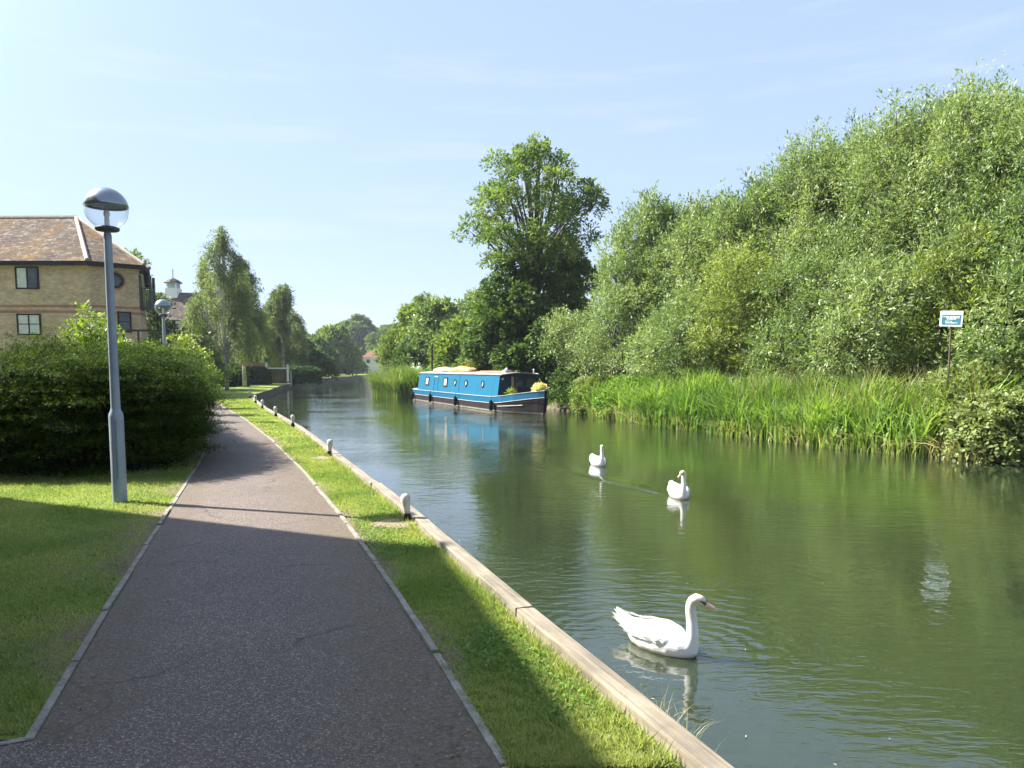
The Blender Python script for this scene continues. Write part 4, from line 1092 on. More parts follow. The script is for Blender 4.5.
# ------------------------------------------------------------------ two people on the far bank, dark post, gate and small things
def person(x, y, z, h, rz, label, seed):
    root = empty('person', (x, y, z), rz, label, 'person', 'people on the far bank'); s = h/1.72
    b = MB()
    for sd in (-1, 1):
        b.tube([(sd*.09, 0, .92), (sd*.10, .01, .50), (sd*.10, 0, .10)], [.085, .06, .042], 10); b.tube([(sd*.10, .03, .04), (sd*.10, -.15, .03)], [.045, .035], 8)
        b.tube([(sd*.17, 0, 1.40), (sd*.22, .02, 1.13), (sd*.20, -.10, .92), (sd*.19, -.16, .85)], [.05, .042, .032, .03], 8)
    b.tube([(0, 0, .88), (0, 0, 1.05), (0, 0, 1.25), (0, 0, 1.40), (0, 0, 1.48), (0, -.01, 1.55)], [.14, .13, .155, .15, .06, .05], 12)
    b.ball((0, -.01, 1.62), (.075, .09, .11), 14, 10); b.ball((0, -.10, 1.61), (.014, .02, .02), 8, 6)
    b.v = [tuple(q*s for q in v) for v in b.v]
    body = link('body', remeshed(b, .022, 3, 'body'), M['skin'], root, True)
    b = MB(); b.tube([(0, 0, .90), (0, 0, 1.05), (0, 0, 1.25), (0, 0, 1.40), (0, 0, 1.47)], [.165, .155, .175, .165, .08], 14)
    for sd in (-1, 1): b.tube([(sd*.14, 0, 1.40), (sd*.225, .02, 1.13), (sd*.215, -.04, 1.04)], [.07, .060, .055], 10)
    b.v = [tuple(q*s for q in v) for v in b.v]
    link('shirt', remeshed(b, .022, 3, 'shirt'), M['shirt'], body, True)
    b = MB()
    for sd in (-1, 1): b.tube([(sd*.085, 0, .95), (sd*.10, .01, .50), (sd*.10, 0, .08)], [.115, .085, .07], 10)
    b.v = [tuple(q*s for q in v) for v in b.v]
    link('trousers', remeshed(b, .022, 3, 'trousers'), M['trousers'], body, True)
    b = MB(); b.ball((0, .015, 1.66), (.084, .092, .088), 14, 10); b.v = [tuple(q*s for q in v) for v in b.v]
    b.build('hair', M['hair'], body, True)
p1 = at(413.5, 363.3, 58.5); person(p1.x, 58.5, .34, p1.z-.34, R(10), 'person in a white top standing just behind the reed clump, left of two', 1)
p1 = at(419.3, 363.0, 58.0); person(p1.x, 58.0, .34, p1.z-.34, R(-25), 'person in a white top standing nearer the boat, right of two', 2)
q = at(432, 347, 57); b = MB(); b.tube([(q.x, 57, .2), (q.x, 57, q.z)], .075, 8); b.tube([(q.x, 57, q.z), (q.x, 57, q.z+.18)], [.095, .05], 8)
tag(b.build('dark_post', M['rail']), 'tall black post on the far bank behind the rear of the blue boat', 'post')

gt = gnd(278, 383.5, 0); gt = Vector((-25.4, 82.5, 0))
ga = empty('gateway', gt, 0, 'dark timber gate between white posts beyond the birches', 'gate')
b = MB()
for sx in (-1.15, 1.15): b.box((sx, 0, 1.1), (.18, .18, 2.3 if sx < 0 else 1.9)); 
b.box((0, 0, 1.62), (2.3, .12, .14)); b.build('gate_frame', M['white'], ga)
b = MB()
for k in range(8): b.box((-.9+.26*k, .03, .75), (.24, .05, 1.5))
b.build('gate_panel', M['oak'], ga)
b = MB(); b.box((0, 0, 1.0), (5.5, .35, 2.4)); b.add([(-2.75, -.22, 2.21), (2.75, -.22, 2.21), (2.75, .22, 2.21), (-2.75, .22, 2.21)], [(0, 1, 2, 3)])
o = b.build('brick_wall', M['redbrick']); o.location = (-29.6, 84, 0); tag(o, 'low red brick wall beside the timber gate beyond the birches', 'wall')
b = MB(); b.box((0, 0, .2), (.9, .5, .42)); o = b.build('stone_block', M['kerb'], bevel=.05); o.location = (-25.9, 76.5, 0); tag(o, 'small pale stone block on the lawn in front of the gate', 'stone')
b = MB(); b.tube([(0, 0, -.2), (0, 0, 1.25), (0, 0, 1.3)], [.09, .085, .03], 10); o = b.build('wooden_post', M['birchbark']); o.location = (-22.6, 78.0, 0); tag(o, 'pale wooden post at the water corner beside the gate', 'post')
b = MB()
for k in range(5): b.box((-1.5+.5*k, 0, .55), (.05, .05, 1.1))
b.box((-.5, 0, 1.08), (2.2, .06, .07)); b.box((-.5, 0, .2), (2.2, .05, .05))
fq = at(153, 330, 27); b2 = b.build('ramp_railing', M['rail']); b2.location = (fq.x, 27, fq.z-1.1); b2.rotation_euler = (0, 0, R(6)); b2.location.z = max(0, fq.z-1.1)
tag(b2, 'black metal railing above the hedge beside the more distant lamp', 'railing')
b = MB()
for k in range(7): b.box((-1.5+.5*k, 0, -.45), (.05, .05, 2.2))
b.v = [(v[0], v[1], v[2]) for v in b.v]
wl = MB(); wl.box((0, 0, .1), (40, .5, .9)); o = wl.build('landing_stage', M['kerb']); o.location = (-36, 205.6, -.35); tag(o, 'pale low landing edge across the far end of the river', 'landing stage')

# ------------------------------------------------------------------ clipped hedge by the path
def hedge():
    rg_ = np.random.default_rng(11)
    root = empty('hedge', (-8, 14, 0), 0, 'big dark evergreen hedge with bright tips beside the path', 'hedge')
    loc = np.array([-8., 14., 0.])
    def axis(t):      # outline of the hedge seen from above: front along the lawn, side along the path
        pts = np.array([[-13.6, 12.6], [-9.5, 12.25], [-7.6, 12.2], [-6.45, 12.2], [-6.35, 12.9], [-7.35, 15.4], [-8.9, 18.4], [-10.5, 21.5]])
        d = np.r_[0, np.cumsum(np.linalg.norm(np.diff(pts, axis=0), axis=1))]; u = t*d[-1]
        return np.stack([np.interp(u, d, pts[:, 0]), np.interp(u, d, pts[:, 1])], -1)
    lob = []
    for i in range(34):
        c = axis(np.array([i/33]))[0]; h = 2.03 + .09*math.sin(i*1.7)+rg_.uniform(-.06, .06)
        if i > 18: h -= .10 + .012*(i-18)
        r = .92 + rg_.uniform(-.08, .1)
        for z, k in ((.42, .92), (.95, 1.05), (h-.62, .98)):
            lob.append((c[0]+rg_.uniform(-.12, .12), c[1]+rg_.uniform(-.12, .12), z, r*k, r*k, .62*k))
    P, O, T = shell(rg_, lob, 5.6, -.75, .20)
    P = P + O*np.array([1, 1, .3])*np.clip(rg_.normal(size=(len(P), 1))*.08, -.14, .10)
    wob = .26*np.sin(P[:, 0]*1.7+P[:, 1]*1.3)+.20*np.sin(P[:, 0]*3.9-P[:, 1]*2.7+1)+.10*np.sin(P[:, 0]*8.3+P[:, 1]*5.1)
    P[:, 2] = np.round((P[:, 2]+wob)/.25)*.25 - wob + rg_.normal(size=len(P))*.045
    # fan-like pads, dark below and bright on the upward tips
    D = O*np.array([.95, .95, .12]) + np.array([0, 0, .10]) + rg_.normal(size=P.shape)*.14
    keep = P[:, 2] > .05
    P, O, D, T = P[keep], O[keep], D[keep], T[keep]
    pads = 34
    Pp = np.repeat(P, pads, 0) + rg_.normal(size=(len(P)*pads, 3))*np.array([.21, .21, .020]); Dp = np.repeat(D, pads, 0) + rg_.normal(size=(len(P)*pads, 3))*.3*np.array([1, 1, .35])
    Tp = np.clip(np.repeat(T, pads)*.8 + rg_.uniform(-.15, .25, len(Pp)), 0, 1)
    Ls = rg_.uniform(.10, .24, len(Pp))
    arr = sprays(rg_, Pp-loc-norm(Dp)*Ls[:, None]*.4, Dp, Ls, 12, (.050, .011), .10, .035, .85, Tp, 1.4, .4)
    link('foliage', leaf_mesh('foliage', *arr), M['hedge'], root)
    b = MB()
    for i in range(34):
        c = axis(np.array([i/33]))[0]-loc[:2]
        for k in range(3):
            e = (c[0]+rg_.uniform(-.6, .6), c[1]+rg_.uniform(-.6, .6), rg_.uniform(1.0, 1.6))
            b.tube([(c[0]+rg_.uniform(-.2, .2), c[1]+rg_.uniform(-.2, .2), -.1), (c[0]*.5+e[0]*.5, c[1]*.5+e[1]*.5, .6), e], [.05, .035, .012], 6)
    # dense dark twig core, added inside the hedge to block light
    n = 34000; i = rg_.uniform(0, 1, n); c = axis(i)
    p = np.stack([c[:, 0]-loc[0]+rg_.uniform(-.55, .55, n), c[:, 1]-loc[1]+rg_.uniform(-.55, .55, n), rg_.uniform(0, 1.55, n)], -1)
    d = rg_.normal(size=(n, 3)); o_ = link('light_blocking_twigs', leaf_mesh('light_blocking_twigs', p, d, rg_.normal(size=(n, 3)), np.full(n, .20), np.full(n, .05), rg_.uniform(0, 1, n)), M['twig'], root)
    b.build('stems', M['twig'], root)
hedge()

# ------------------------------------------------------------------ trees
def T(seed): return np.random.default_rng(seed)
def env(seed, px, Y, top, Rm, k, z0=.3, shape='dome', lobe=.42, stretch=1.0):
    q = at(px, top, Y); return q.x, Y, envelope(T(seed), q.x, Y, z0, q.z, Rm, k, shape, lobe, stretch)
WIL = dict(up=.50, out=.62, lean=(.26, -.05, 0), droop=.10, spread=.16, tr=.17, stems=2, inner=.34)
wl = [
    # seed, px, depth, top px, radius, lobes, material, label, extra
    (1, 648, 38.0, 196, 3.0, 22, 'willow', 'grey green willow standing between the tall ash and the willow mass'),
    (2, 704, 35.0, 200, 3.1, 22, 'willow_pale', 'pale willow with feathery top, rising behind the middle of the reed bed'),
    (3, 768, 32.0, 172, 3.2, 24, 'willow', 'upright willow whose top breaks the skyline left of the taller willows'),
    (4, 836, 29.5, 128, 3.6, 26, 'willow_pale', 'tall pale willow over the middle of the right bank'),
    (5, 915, 26.5, 102, 3.5, 28, 'willow', 'tall green willow rising straight above the notice board'),
    (6, 996, 24.0, 76, 3.5, 28, 'willow_pale', 'tallest willow, its crown cut by the right edge of the photo'),
    (7, 1075, 21.5, 68, 3.2, 24, 'willow', 'willow at the right edge of the photo beside the tallest one'),
    (8, 876, 37.0, 124, 4.0, 20, 'willow', 'dark green willow filling the gap behind the tall pale willow'),
    (9, 985, 33.0, 80, 4.0, 20, 'willow', 'willow behind the tallest one, seen through gaps in its crown'),
    (10, 745, 40.0, 205, 3.6, 16, 'willow', 'low willow behind the pale feathery one'),
]
for sd, px, Y, top, Rm, k, mt, lb in wl:
    x, y, lo = env(sd, px, Y, top, Rm*1.06, k, .8, 'round', .36, .95)
    rw_ = T(sd+500); lo = lo + [(l[0]+rw_.uniform(-.3, .9)*l[3], l[1]+rw_.uniform(-.8, .3)*l[4], l[2]+rw_.uniform(.5, .95)*l[5], .34*rw_.uniform(.7, 1.3), .34, .75*rw_.uniform(.7, 1.4)) for l in lo[len(lo)//3:] for _ in range(2)]
    tree('willow_tree', lb, 'willow', x, y, .4, lo, mt, T(sd+100), dens=(9.5 if Y < 30 else 8.0) if sd < 8 else 6, n=21, leaf=(.145, .042) if Y < 30 else (.185, .054), L=(.6, 1.5), group='willows on the right bank', zfork=1.4, **WIL)
sh = [
    (21, 575, 40.5, 300, 2.0, 10, 'willow', 'round bushy willow shrub beside the bow of the boat'),
    (22, 622, 36.0, 262, 2.2, 12, 'willow_pale', 'spreading willow shrub above the left end of the reed bed'),
    (23, 690, 31.6, 258, 2.2, 12, 'willow', 'leaning willow shrub over the middle of the reed bed'),
    (24, 752, 29.0, 238, 2.2, 13, 'willow_yellow', 'yellowish willow shrub in front of the upright willow'),
    (25, 820, 26.2, 222, 2.2, 13, 'willow', 'grey willow shrub overhanging the reeds left of the notice board'),
    (26, 893, 23.6, 214, 2.1, 13, 'willow_pale', 'pale shrub just left of and behind the notice board'),
    (27, 985, 22.0, 212, 2.0, 13, 'willow_yellow', 'yellow tinged shrub just right of and behind the notice board'),
    (28, 1050, 19.8, 205, 1.8, 10, 'willow', 'shrub at the right edge behind the brambles'),
]
for sd, px, Y, top, Rm, k, mt, lb in sh:
    x, y, lo = env(sd, px, Y, top+14*(sd % 3), Rm*1.2, k, .5, 'round', .40, .85)
    tree('willow_shrub', lb, 'shrub', x, y, .3, lo, mt, T(sd+100), dens=11.5, n=18, leaf=(.14, .046), L=(.5, 1.1), group='shrubs along the right bank', zfork=.8, up=.35, out=.65, lean=(.1, -.1, 0),
         droop=.25, spread=.15, tr=.09, stems=3, inner=.34)
# tall ash with open crown, dark sycamore under it
x, y, lo = env(31, 533, 46, 137, 4.5, 46, 6.2, 'oval', .21, .85)
tree('ash_tree', 'tall open crowned ash standing above all the other trees near the boat', 'ash tree', x, y, .4, lo, 'ash', T(131), dens=4.3, n=15, leaf=(.25, .10), L=(.45, .9), up=.35, out=.6, droop=.30, spread=.20, tr=.34, zfork=6.5, tl=(.4, 0), inner=.5, jit=.45)
for sd, px, Y, top, Rm, k, mt, lb in ((32, 512, 45, 258, 2.9, 15, 'dark', 'dark leafy sycamore at the foot of the tall ash'), (33, 566, 47, 232, 2.6, 12, 'ash', 'ivy green tree just right of the tall ash trunk'),
                                      (34, 545, 42.5, 318, 1.8, 8, 'dark', 'dark shrub just behind the boat cabin front'), (35, 486, 50, 300, 2.0, 8, 'ash', 'green tree left of the dark sycamore, behind the boat roof')):
    x, y, lo = env(sd, px, Y, top, Rm, k, .5, 'dome', .42)
    tree('sycamore_tree' if sd != 34 else 'shrub', lb, 'tree' if sd != 34 else 'shrub', x, y, .4, lo, mt, T(sd+100), dens=8, n=15, leaf=(.26, .15), L=(.5, .9), up=.2, out=.7, droop=.4, spread=.22, tr=.16, zfork=2.0)
# lighter trees beyond the boat, right bank
for sd, px, Y, top, Rm, k, mt, lb in ((41, 462, 62, 318, 3.0, 13, 'far', 'light green tree straight behind the boat roof'), (42, 440, 70, 297, 3.6, 15, 'willow', 'light green willow behind the tall black post'),
                                      (43, 416, 78, 303, 3.6, 15, 'far', 'green tree rising behind the two people'), (44, 426, 96, 296, 4.2, 13, 'willow', 'pale tree top behind the tree over the two people'),
                                      (45, 409, 105, 312, 2.6, 12, 'far', 'last tree on the right bank before the cottage'), (46, 476, 75, 292, 3.6, 12, 'willow', 'tree seen left of the tall ash, behind the light green one'),
                                      (47, 408, 66, 346, 1.9, 7, 'dark', 'dark round bush right behind the two people')):
    x, y, lo = env(sd, px, Y, top, Rm, k, .5, 'dome', .42)
    tree('riverside_tree' if sd != 47 else 'round_bush', lb, 'tree' if sd != 47 else 'bush', x, y, .4, lo, mt, T(sd+100), dens=5.5, n=14, leaf=(.38, .16), L=(.7, 1.4), up=.45, out=.6, droop=.2, spread=.28, tr=.16, zfork=2.0)
# far end of the river
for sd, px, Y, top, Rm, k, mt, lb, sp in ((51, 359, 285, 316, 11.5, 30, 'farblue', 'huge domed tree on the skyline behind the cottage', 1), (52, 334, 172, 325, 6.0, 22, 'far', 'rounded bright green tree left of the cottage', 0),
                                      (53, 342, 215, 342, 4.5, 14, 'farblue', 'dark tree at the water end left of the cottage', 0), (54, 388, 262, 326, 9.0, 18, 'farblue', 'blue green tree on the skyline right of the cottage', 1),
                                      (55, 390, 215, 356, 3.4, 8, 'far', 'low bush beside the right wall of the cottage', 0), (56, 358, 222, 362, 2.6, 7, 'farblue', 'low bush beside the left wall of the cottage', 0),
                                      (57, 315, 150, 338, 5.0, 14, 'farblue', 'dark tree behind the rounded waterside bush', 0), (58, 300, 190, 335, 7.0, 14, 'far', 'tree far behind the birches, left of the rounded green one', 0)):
    x, y, lo = env(sd, px, Y, top, Rm, k, .3, 'dome', .36)
    s_ = Y/100
    tree('distant_tree' if sd not in (55, 56) else 'distant_bush', lb, 'tree' if sd not in (55, 56) else 'bush', x, y, 0, lo, mt, T(sd+100), dens=2.3 if sp else 3, n=13, leaf=(.52*s_**.6, .26*s_**.6), L=(.8*s_**.5, 1.6*s_**.5), up=.3, out=.6, droop=.3, spread=.5, tr=.3, zfork=2.5)
# left bank: birches
def plumes(rg_, x, y, z0, z1, Rm, k):
    out = []
    for i in range(k):
        h = (i+.5)/k; w = (1-h)**.62*(.55+.45*min(1, h*3.5)); a = rg_.uniform(0, 6.28); r = Rm*w*math.sqrt(rg_.uniform(.05, 1))
        rx = Rm*.19*rg_.uniform(.7, 1.25)*(.45+.55*w); rz = rx*rg_.uniform(1.7, 2.8)
        out.append((x+math.cos(a)*r, y+math.sin(a)*r, min(z1-rz*.8, z0+rz*.7+h*(z1-z0-rz*.6)), rx, rx, rz))
    return out
def birch(sd, px, Y, top, Rm, k, lb, z0=1.9, tr=.13, fork=2.2):
    q = at(px, top, Y); lo = plumes(T(sd), at(px, 388, Y).x, Y, z0, q.z, Rm, k); q.x = at(px, 388, Y).x
    tree('birch_tree', lb, 'birch', q.x, Y, 0, lo, 'birch', T(sd+100), dens=13, n=18, leaf=(.15*(Y/57)**.9, .07*(Y/57)**.9), L=(.6, 1.5), up=-.50, out=.42, droop=.55, spread=.13, tr=tr, zfork=fork, bk='birchbark', along=.7, inner=.65, jit=.35, zmin=-.9, group='silver birches beyond the hedge')
birch(61, 227, 57, 228, 2.9, 36, 'tall silver birch with white trunk, standing nearest the path')
birch(62, 245, 66, 258, 3.0, 34, 'silver birch with dark trunk just right of the tallest birch', 2.3, .16)
birch(63, 284, 90, 286, 3.4, 28, 'silver birch beside the timber gate')
birch(64, 297, 98, 312, 3.2, 18, 'small birch between the timber gate and the waterside bush')
birch(65, 210, 74, 258, 2.6, 20, 'thin birch seen left of the tallest birch trunk')
for sd, px, Y, top, Rm, k, mt, lb, z0 in (
        (71, 316, 100, 350, 2.4, 11, 'dark', 'dark rounded bush leaning over the water at the bend', .2),
        (72, 262, 112, 318, 5.5, 16, 'far', 'leafy green tree filling the gap behind the birches', .5),
        (73, 232, 100, 322, 5.0, 14, 'dark', 'dark tree behind the trunk of the tallest birch', .5),
        (74, 156, 54, 288, 1.7, 10, 'dark', 'dark tree close to the right corner of the brick block', .5),
        (75, 128, 62, 243, 2.2, 10, 'ash', 'tree whose tip shows above the tiled roof slope', 4),
        (76, 197, 56, 328, 1.7, 9, 'willow', 'grey green shrub in front of the cupola house gable', .3),
        (77, 290, 120, 330, 5.0, 12, 'dark', 'dark tree far behind the timber gate', .4)):
    x, y, lo = env(sd, px, Y, top, Rm, k, z0, 'dome', .42)
    tree('broadleaf_tree' if sd not in (71, 76) else 'rounded_bush', lb, 'tree' if sd not in (71, 76) else 'bush', x, y, 0, lo, mt, T(sd+100), dens=6 if sd in (74, 76) else 4.5, n=14, leaf=(.30, .15) if Y < 70 else (.42, .20), L=(.6, 1.1), up=.3, out=.65, droop=.3, spread=.26, tr=.17, zfork=max(1.5, z0), inner=.5)
# lime and golden shrubs behind the hedge
for sd, px, Y, top, Rm, k, mt, lb in ((81, 91, 21, 299, .82, 11, 'lime', 'bright lime green shrub rising behind the hedge in front of the brick block'),
                                      (82, 180, 27, 328, .75, 8, 'gold', 'golden green shrub behind the hedge, right of the smaller lamp'), (83, 150, 23.5, 340, 1.1, 8, 'lime', 'low lime green bush just left of the smaller lamp'),
                                      (84, 203, 31, 350, .7, 7, 'lime', 'green shrub at the far end of the hedge, beneath the birches'), (85, 120, 19.0, 340, .8, 7, 'lime', 'light green spray of leaves above the hedge behind the tall lamp post')):
    x, y, lo = env(sd, px, Y, top, Rm, k, .4, 'oval', .42)
    tree('garden_shrub', lb, 'shrub', x, y, 0, lo, mt, T(sd+100), dens=26, n=12, leaf=(.12, .055), L=(.3, .6), up=.45, out=.6, droop=.3, spread=.12, tr=.05, zfork=.6, stems=3)
# clipped low hedges on the lawn beyond the birches
def clipped(sd, c, size, rz, lb, mat='clipped'):
    rg_ = T(sd); root = empty('clipped_hedge', c, rz, lb, 'hedge', 'clipped hedges beyond the birches')
    n = 5200; f = rg_.integers(0, 5, n); u = rg_.uniform(-.5, .5, (n, 3)); u[:, 2] += .5
    u[f == 0, 0] = -.5; u[f == 1, 0] = .5; u[f == 2, 1] = -.5; u[f == 3, 1] = .5; u[f == 4, 2] = 1
    # soft corners
    r = np.maximum(np.abs(u[:, 0])*2, np.abs(u[:, 1])*2); u[:, 2] *= 1-.16*np.maximum(0, r-.7)/.3*(u[:, 2] > .8)
    p = u*np.array(size) + rg_.normal(size=(n, 3))*.05; d = rg_.normal(size=(n, 3))+np.array([0, 0, .3])
    link('leaves', leaf_mesh('leaves', p.astype(np.float32), d, rg_.normal(size=(n, 3)), np.full(n, .34), np.full(n, .2), rg_.uniform(0, 1, n)), M[mat], root)
    b = MB()
    for k in range(9): b.tube([(rg_.uniform(-.4, .4)*size[0], rg_.uniform(-.3, .3)*size[1], 0), (rg_.uniform(-.4, .4)*size[0], rg_.uniform(-.3, .3)*size[1], size[2]*.8)], .04, 5)
    b.build('stems', M['twig'], root)
clipped(91, (-24.9, 68, 0), (2.0, 1.4, 1.25), 0, 'dark clipped hedge between the two nearest birch trunks')
clipped(92, (-25.9, 77, 0), (2.4, 1.6, 1.5), .1, 'dark clipped hedge right of the dark birch trunk')
clipped(93, (-26.9, 66, 0), (3.0, 1.6, 1.5), 0, 'dark clipped hedge left of the white birch trunk')
clipped(94, (-23.6, 86.0, 0), (3.6, 3.0, 1.6), .2, 'wide clipped hedge with pale top at the bend of the bank')
clipped(95, (-30.2, 79, 0), (4.0, 1.6, 1.9), 0, 'dark clipped hedge beside the brick wall')

# ------------------------------------------------------------------ reeds, brambles, water plants
def ribbons(rg_, base, h, lean, wd, tint, seg=3, bend=.5):
    """tall blades: each a chain of quads curving over"""
    n = len(base); lean = norm(lean); s = norm(np.cross(lean, [0, 0, 1.0]) + rg_.normal(size=(n, 3))*.25)
    out = np.empty((n, seg, 4, 3), np.float32)
    def pt(t):
        return base + lean*(h*bend*t**2.2)[:, None] + np.array([0, 0, 1.0])*(h*(t-.32*bend*t**3))[:, None]
    for k in range(seg):
        t0, t1 = k/seg, (k+1)/seg
        w0 = (wd*(1-t0**2.5)*.5)[:, None]; w1 = (wd*max(.05, 1-t1**2.5)*.5)[:, None]
        a, b = pt(np.float64(t0)), pt(np.float64(t1))
        out[:, k, 0] = a-s*w0; out[:, k, 1] = a+s*w0; out[:, k, 2] = b+s*w1; out[:, k, 3] = b-s*w1
    return out.reshape(-1, 4, 3), np.repeat(tint, seg)
def reeds(name, label, rg_, y0, y1, n, off, hh, mat, wd=.028, bend=(.1, .6), edge=xrb, clump=1.0):
    y = rg_.uniform(y0, y1, n); x = edge(y) + rg_.uniform(off[0], off[1], n)
    cl = .5+.5*np.sin(y*2.1+np.sin(x*1.7)*1.5)*np.sin(x*2.9+y*.7)
    keep = rg_.uniform(0, 1, n) < (1-clump*.78*(1-cl)); x, y, cl = x[keep], y[keep], cl[keep]; n = len(x)
    z = np.interp(x-edge(y), [-.6, 0, .6, 2, 6], [-.62, -.50, -.2, .2, .45])
    h = rg_.uniform(hh[0], hh[1], n)*(.82+.3*cl); ln = rg_.normal(size=(n, 3)); ln[:, 2] = 0; ln[:, 0] -= .15
    q, t = ribbons(rg_, np.stack([x, y, z], -1), h, ln, wd*rg_.uniform(.6, 1.3, n), np.clip(cl*.45+.25*np.sin(y*.9+x)+rg_.uniform(0, .6, n), 0, 1), 4 if wd < .04 else 3, rg_.uniform(bend[0], bend[1], n))
    o = link(name, quads(name, q, t), M[mat])
    return tag(o, label, 'reeds', None, 'stuff')
r_ = T(301)
reeds('reeds', 'tall green reeds lining the right bank between the boat and the brambles', r_, 18.3, 37.2, 14500, (-.40, 2.2), (1.0, 1.75), 'reed', .062, (.1, .8))
reeds('dry_reeds', 'drying yellow stems among the green reeds', r_, 18.3, 25.5, 2300, (.1, 2.6), (1.1, 1.95), 'reed_dry', .03, (.1, .5))
reeds('fallen_reeds', 'pale bent reed blades drooping to the water along the right bank', r_, 17.4, 36, 1500, (-.5, .1), (.5, .95), 'reed_dry', .030, (.7, 1.4))
reeds('reed_clump', 'pale reed clump left of the boat stern', r_, 53.4, 59.5, 5600, (-.8, 1.6), (1.3, 2.35), 'reed', .07, (.2, .7))
reeds('dry_reed_clump', 'yellowish blades in the reed clump left of the boat stern', r_, 53.4, 59.0, 2400, (-.8, 1.3), (1.3, 2.35), 'reed_dry', .06, (.2, .8))
reeds('bank_grass', 'rough grass behind the boat', r_, 37, 53, 3500, (.1, 3), (.5, 1.1), 'reed', .05)
def bush(sd, x, y, z, r, mat, lb, leaf=(.11, .085), dens=20, name='bramble_bush', cat='bramble', k=7, group='bramble bushes at the right end of the reeds', h=1.0):
    rg_ = T(sd); lo = [(x+rg_.uniform(-.6, .6)*r, y+rg_.uniform(-.6, .6)*r, z+r*h*rg_.uniform(.15, .8), r*.62, r*.62, r*.5*h) for _ in range(k)]
    return tree(name, lb, cat, x, y, z, lo, mat, rg_, dens=dens, n=13, leaf=leaf, L=(.25, .6), up=.3, out=.6, droop=.45, spread=.12, tr=.03, zfork=z+.3, stems=3, group=group, bk='twig', upbias=1.0)
bush(401, 11.45, 17.2, -.45, 1.2, 'bramble', 'pale bramble bush trailing into the water at the right edge')
bush(402, 12.6, 17.0, -.35, 1.5, 'bramble', 'bramble bush at the far right, behind the one trailing in the water')
bush(412, 11.6, 18.3, -.25, 1.15, 'bramble', 'bramble bush in front of the thicket, between the reeds and the right edge')
bush(403, 12.4, 19.6, .15, 1.6, 'bramble', 'bramble thicket just right of the notice board post')
bush(404, 13.6, 20.2, .3, 1.9, 'willow_pale', 'tall bramble thicket against the willow shrubs at the right edge')
bush(405, 11.3, 21.2, .1, 1.0, 'willow_yellow', 'yellow green weeds left of the notice board post')
bush(406, 11.5, 18.9, -.1, .9, 'reed_dry', 'brownish weeds in front of the notice board post', (.12, .05))
bush(407, 10.2, 23.4, .1, .95, 'willow_pale', 'leafy weeds rising above the middle of the reeds')
bush(408, 7.6, 28.8, .2, .95, 'willow_yellow', 'light weeds behind the reeds, toward the boat')
bush(409, 4.0, 36.2, -.1, 1.35, 'willow_yellow', 'leafy yellow green bush at the water beside the boat bow', k=9)
bush(410, 4.9, 32.8, .0, 1.1, 'reed', 'green leafy weeds at the left end of the reed bed')
bush(411, 3.3, 38.8, .0, 1.2, 'dark', 'dark undergrowth against the boat bow')

# grass stems growing out of the timber edge
rg_ = T(55); n = 34
base = np.array([.80, 3.40, .0]) + rg_.normal(size=(n, 3))*np.array([.11, .10, 0]); base[:, 0] = xb(base[:, 1])+.02+np.abs(rg_.normal(size=n))*.02; base[:, 2] = -.08
ln = rg_.normal(size=(n, 3)); ln[:, 2] = 0; ln[:, 0] += .9
q, t = ribbons(rg_, base, rg_.uniform(.10, .25, n), ln, np.full(n, .0045), rg_.uniform(.3, 1, n), 4, rg_.uniform(.2, .7, n))
tag(link('grass_tuft', quads('grass_tuft', q, t), M['reed_dry']), 'sparse tuft of pale grass stems growing out of the timber edge over the water', 'grass tuft')

# mown grass of the lawn and verge, blade by blade near the path
def blades(rg_, n, y0, y1, fa, fb, hh, name, label, wd=.0055, pw=1.6, dens=None):
    y = y0 + (y1-y0)*rg_.uniform(0, 1, n)**pw; u = rg_.uniform(0, 1, n); a, b = fa(y), fb(y); x = a+(b-a)*u
    k = rg_.uniform(0, 1, n) < np.clip((b-a)/np.max(b-a)+.05, 0, 1); x, y = x[k], y[k]
    pt = .5+.25*np.sin(x*3.1+np.sin(y*2.3)*1.3)+.25*np.sin(y*4.3+np.sin(x*5.1)*1.1)
    tuft = .5+.5*np.sin(x*23+np.sin(y*17)*2)*np.sin(y*19+np.sin(x*13)*2)
    worn = np.clip(np.minimum(np.abs(x-xr(y)), np.abs(x-xl(y)))/(.08+.36*wornp(y)), 0, 1)
    k = rg_.uniform(0, 1, len(x)) < (.05+.95*worn**1.6)*(.45+.55*tuft); x, y, pt, tuft = x[k], y[k], pt[k], tuft[k]; n = len(x)
    d = rg_.normal(size=(n, 3))*.55; d[:, 2] = 1
    s = 1+np.maximum(0, y-6)*.07
    arr = (np.stack([x, y, np.full(n, -.004)], -1), d, rg_.normal(size=(n, 3)), rg_.uniform(hh[0], hh[1], n)*(.75+.5*tuft), wd*s*rg_.uniform(.7, 1.3, n), np.clip(pt*.55+rg_.uniform(0, .55, n), 0, 1))
    return tag(link(name, leaf_mesh(name, *arr), M['grass']), label, 'grass', None, 'stuff')
blades(T(61), 170000, 3.0, 16, lambda y: xr(y)+.03, lambda y: xb(y)-.18, (.018, .045), 'verge_grass', 'short mown grass on the verge between path and timber edge', pw=1.8)
blades(T(62), 210000, 3.3, 13, lambda y: np.maximum(xl(y)-5.5, -y*.75), lambda y: xl(y)-.07, (.018, .045), 'lawn_grass', 'short mown grass on the lawn left of the path', pw=1.6)
blades(T(63), 5200, 3.0, 18, lambda y: xb(y)-.26, lambda y: xb(y)-.17, (.04, .11), 'edge_grass', 'longer grass against the timber edge', pw=1.5)
blades(T(64), 60000, 14, 42, lambda y: xr(y)+.03, lambda y: xb(y)-.18, (.03, .06), 'far_verge_grass', 'short mown grass on the far part of the verge', wd=.010, pw=1.2)

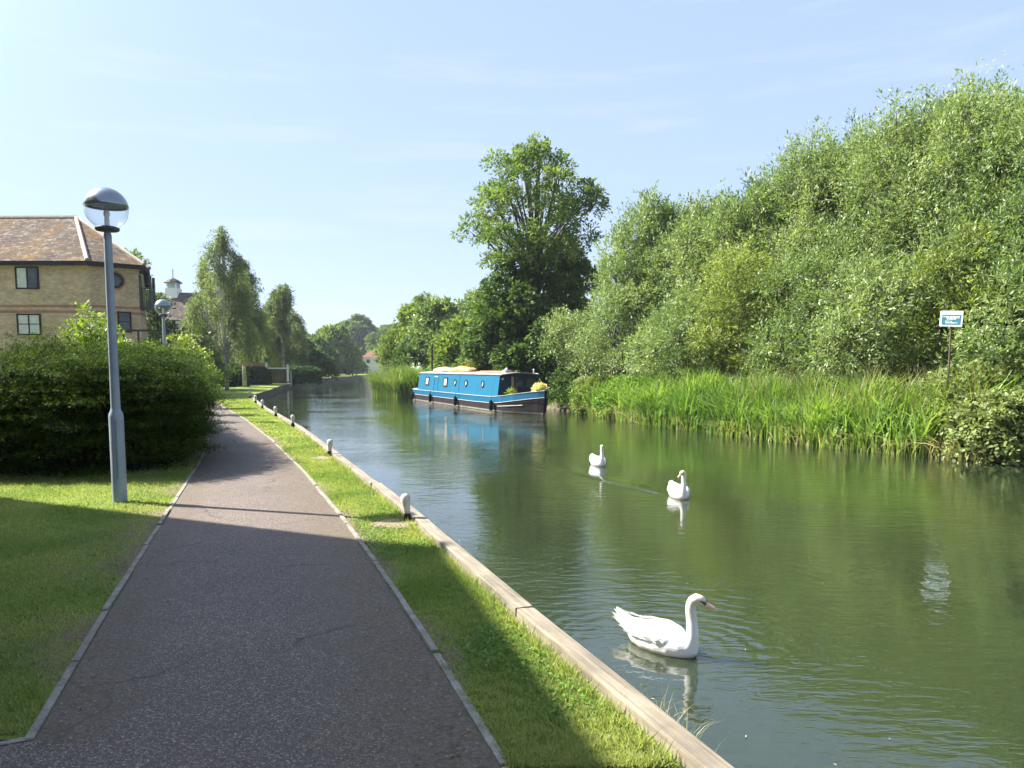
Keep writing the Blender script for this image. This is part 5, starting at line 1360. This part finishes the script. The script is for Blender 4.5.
# small leaves and down drifting on the water
rd_ = T(81); n = 170; y = 3.2+22*rd_.uniform(0, 1, n)**1.4; u = rd_.uniform(0, 1, n); x = xb(y)+.1+(xrb(y)-xb(y)-.4)*np.where(rd_.uniform(0, 1, n) < .35, u**4, u)
d = rd_.normal(size=(n, 3)); d[:, 2] = .04; nr = rd_.normal(size=(n, 3))*.08; nr[:, 2] = 1
M['drift'] = leaf_mat('drifting leaves', (.12, .10, .04), (.60, .58, .48), .1, .7, .2)
tag(link('floating_debris', leaf_mesh('floating_debris', np.stack([x, y, np.full(n, -.494)], -1), d, nr, 0.020*rd_.uniform(.5, 1.5, n), .011*rd_.uniform(.6, 1.4, n), rd_.uniform(0, 1, n)**.7, .08), M['drift']), 'tiny leaves and bits of down floating on the river', 'floating leaves', None, 'stuff')

# ------------------------------------------------------------------ the summer air
hz = MB(); hz.box((0, 2020, 9.2), (5400, 4200, 22.6))
def air():
    m = bpy.data.materials.new('air'); m.use_nodes = True; t = m.node_tree; t.nodes.clear()
    o = t.nodes.new('ShaderNodeOutputMaterial'); v = t.nodes.new('ShaderNodeVolumePrincipled')
    v.inputs['Color'].default_value = (.80, .88, 1, 1); v.inputs['Density'].default_value = .0002; v.inputs['Anisotropy'].default_value = .3
    t.links.new(v.outputs[0], o.inputs['Volume']); return m
tag(hz.build('haze', air()), kind='stuff')

def flat_leaves(rg_, n, name, label, mat, patch, size, y0=3, y1=11):
    y = rg_.uniform(y0, y1, n); u = rg_.uniform(0, 1, n); x = xr(y)+.06+(xb(y)-.25-xr(y)-.06)*u
    x2 = xl(y)-.1-rg_.uniform(0, 1, n)**1.5*3.5; sel = rg_.uniform(0, 1, n) < .5; x = np.where(sel, x, x2)
    k = (np.sin(x*3.7+patch)+np.sin(y*2.9+x*1.3+patch*2)+np.sin(x*7.1-y*5.3)*.6) > .25*rg_.normal(size=n)+.5; x, y = x[k], y[k]; n = len(x)
    d = rg_.normal(size=(n, 3)); d[:, 2] = rg_.uniform(0, .5, n); nr = rg_.normal(size=(n, 3))*.35; nr[:, 2] = 1
    tag(link(name, leaf_mesh(name, np.stack([x, y, rg_.uniform(.012, .04, n)], -1), d, nr, size*rg_.uniform(.7, 1.3, n), size*.8*rg_.uniform(.7, 1.3, n), rg_.uniform(0, 1, n), .08), M[mat]), label, 'clover', None, 'stuff')
M['clover'] = leaf_mat('clover leaves', (.050, .130, .020), (.150, .260, .050), .3, .6, .15)
flat_leaves(T(71), 15000, 'clover', 'low clover and weeds growing in patches among the mown grass', 'clover', .7, .022)
M['litter'] = leaf_mat('dead leaves', (.10, .06, .03), (.32, .22, .11), .15, .8, .1)
rl_ = T(72); n = 520; y = 3+9*rl_.uniform(0, 1, n)**1.3; w = xr(y)-xl(y); sd = rl_.uniform(0, 1, n); off = np.abs(rl_.normal(size=n))*.14
x = np.where(sd < .35, xl(y)+.03+off, np.where(sd < .9, xr(y)-.03-off*1.6, xl(y)+w*rl_.uniform(.1, .9, n)))
d = rl_.normal(size=(n, 3)); d[:, 2] = .1; nr = rl_.normal(size=(n, 3))*.3; nr[:, 2] = 1
tag(link('leaf_litter', leaf_mesh('leaf_litter', np.stack([x, y, np.full(n, .012)], -1), d, nr, .022*rl_.uniform(.5, 1.4, n), .012*rl_.uniform(.6, 1.3, n), rl_.uniform(0, 1, n), .1), M['litter']), 'small dry leaves and crumbs scattered along the edges of the path', 'leaf litter', None, 'stuff')
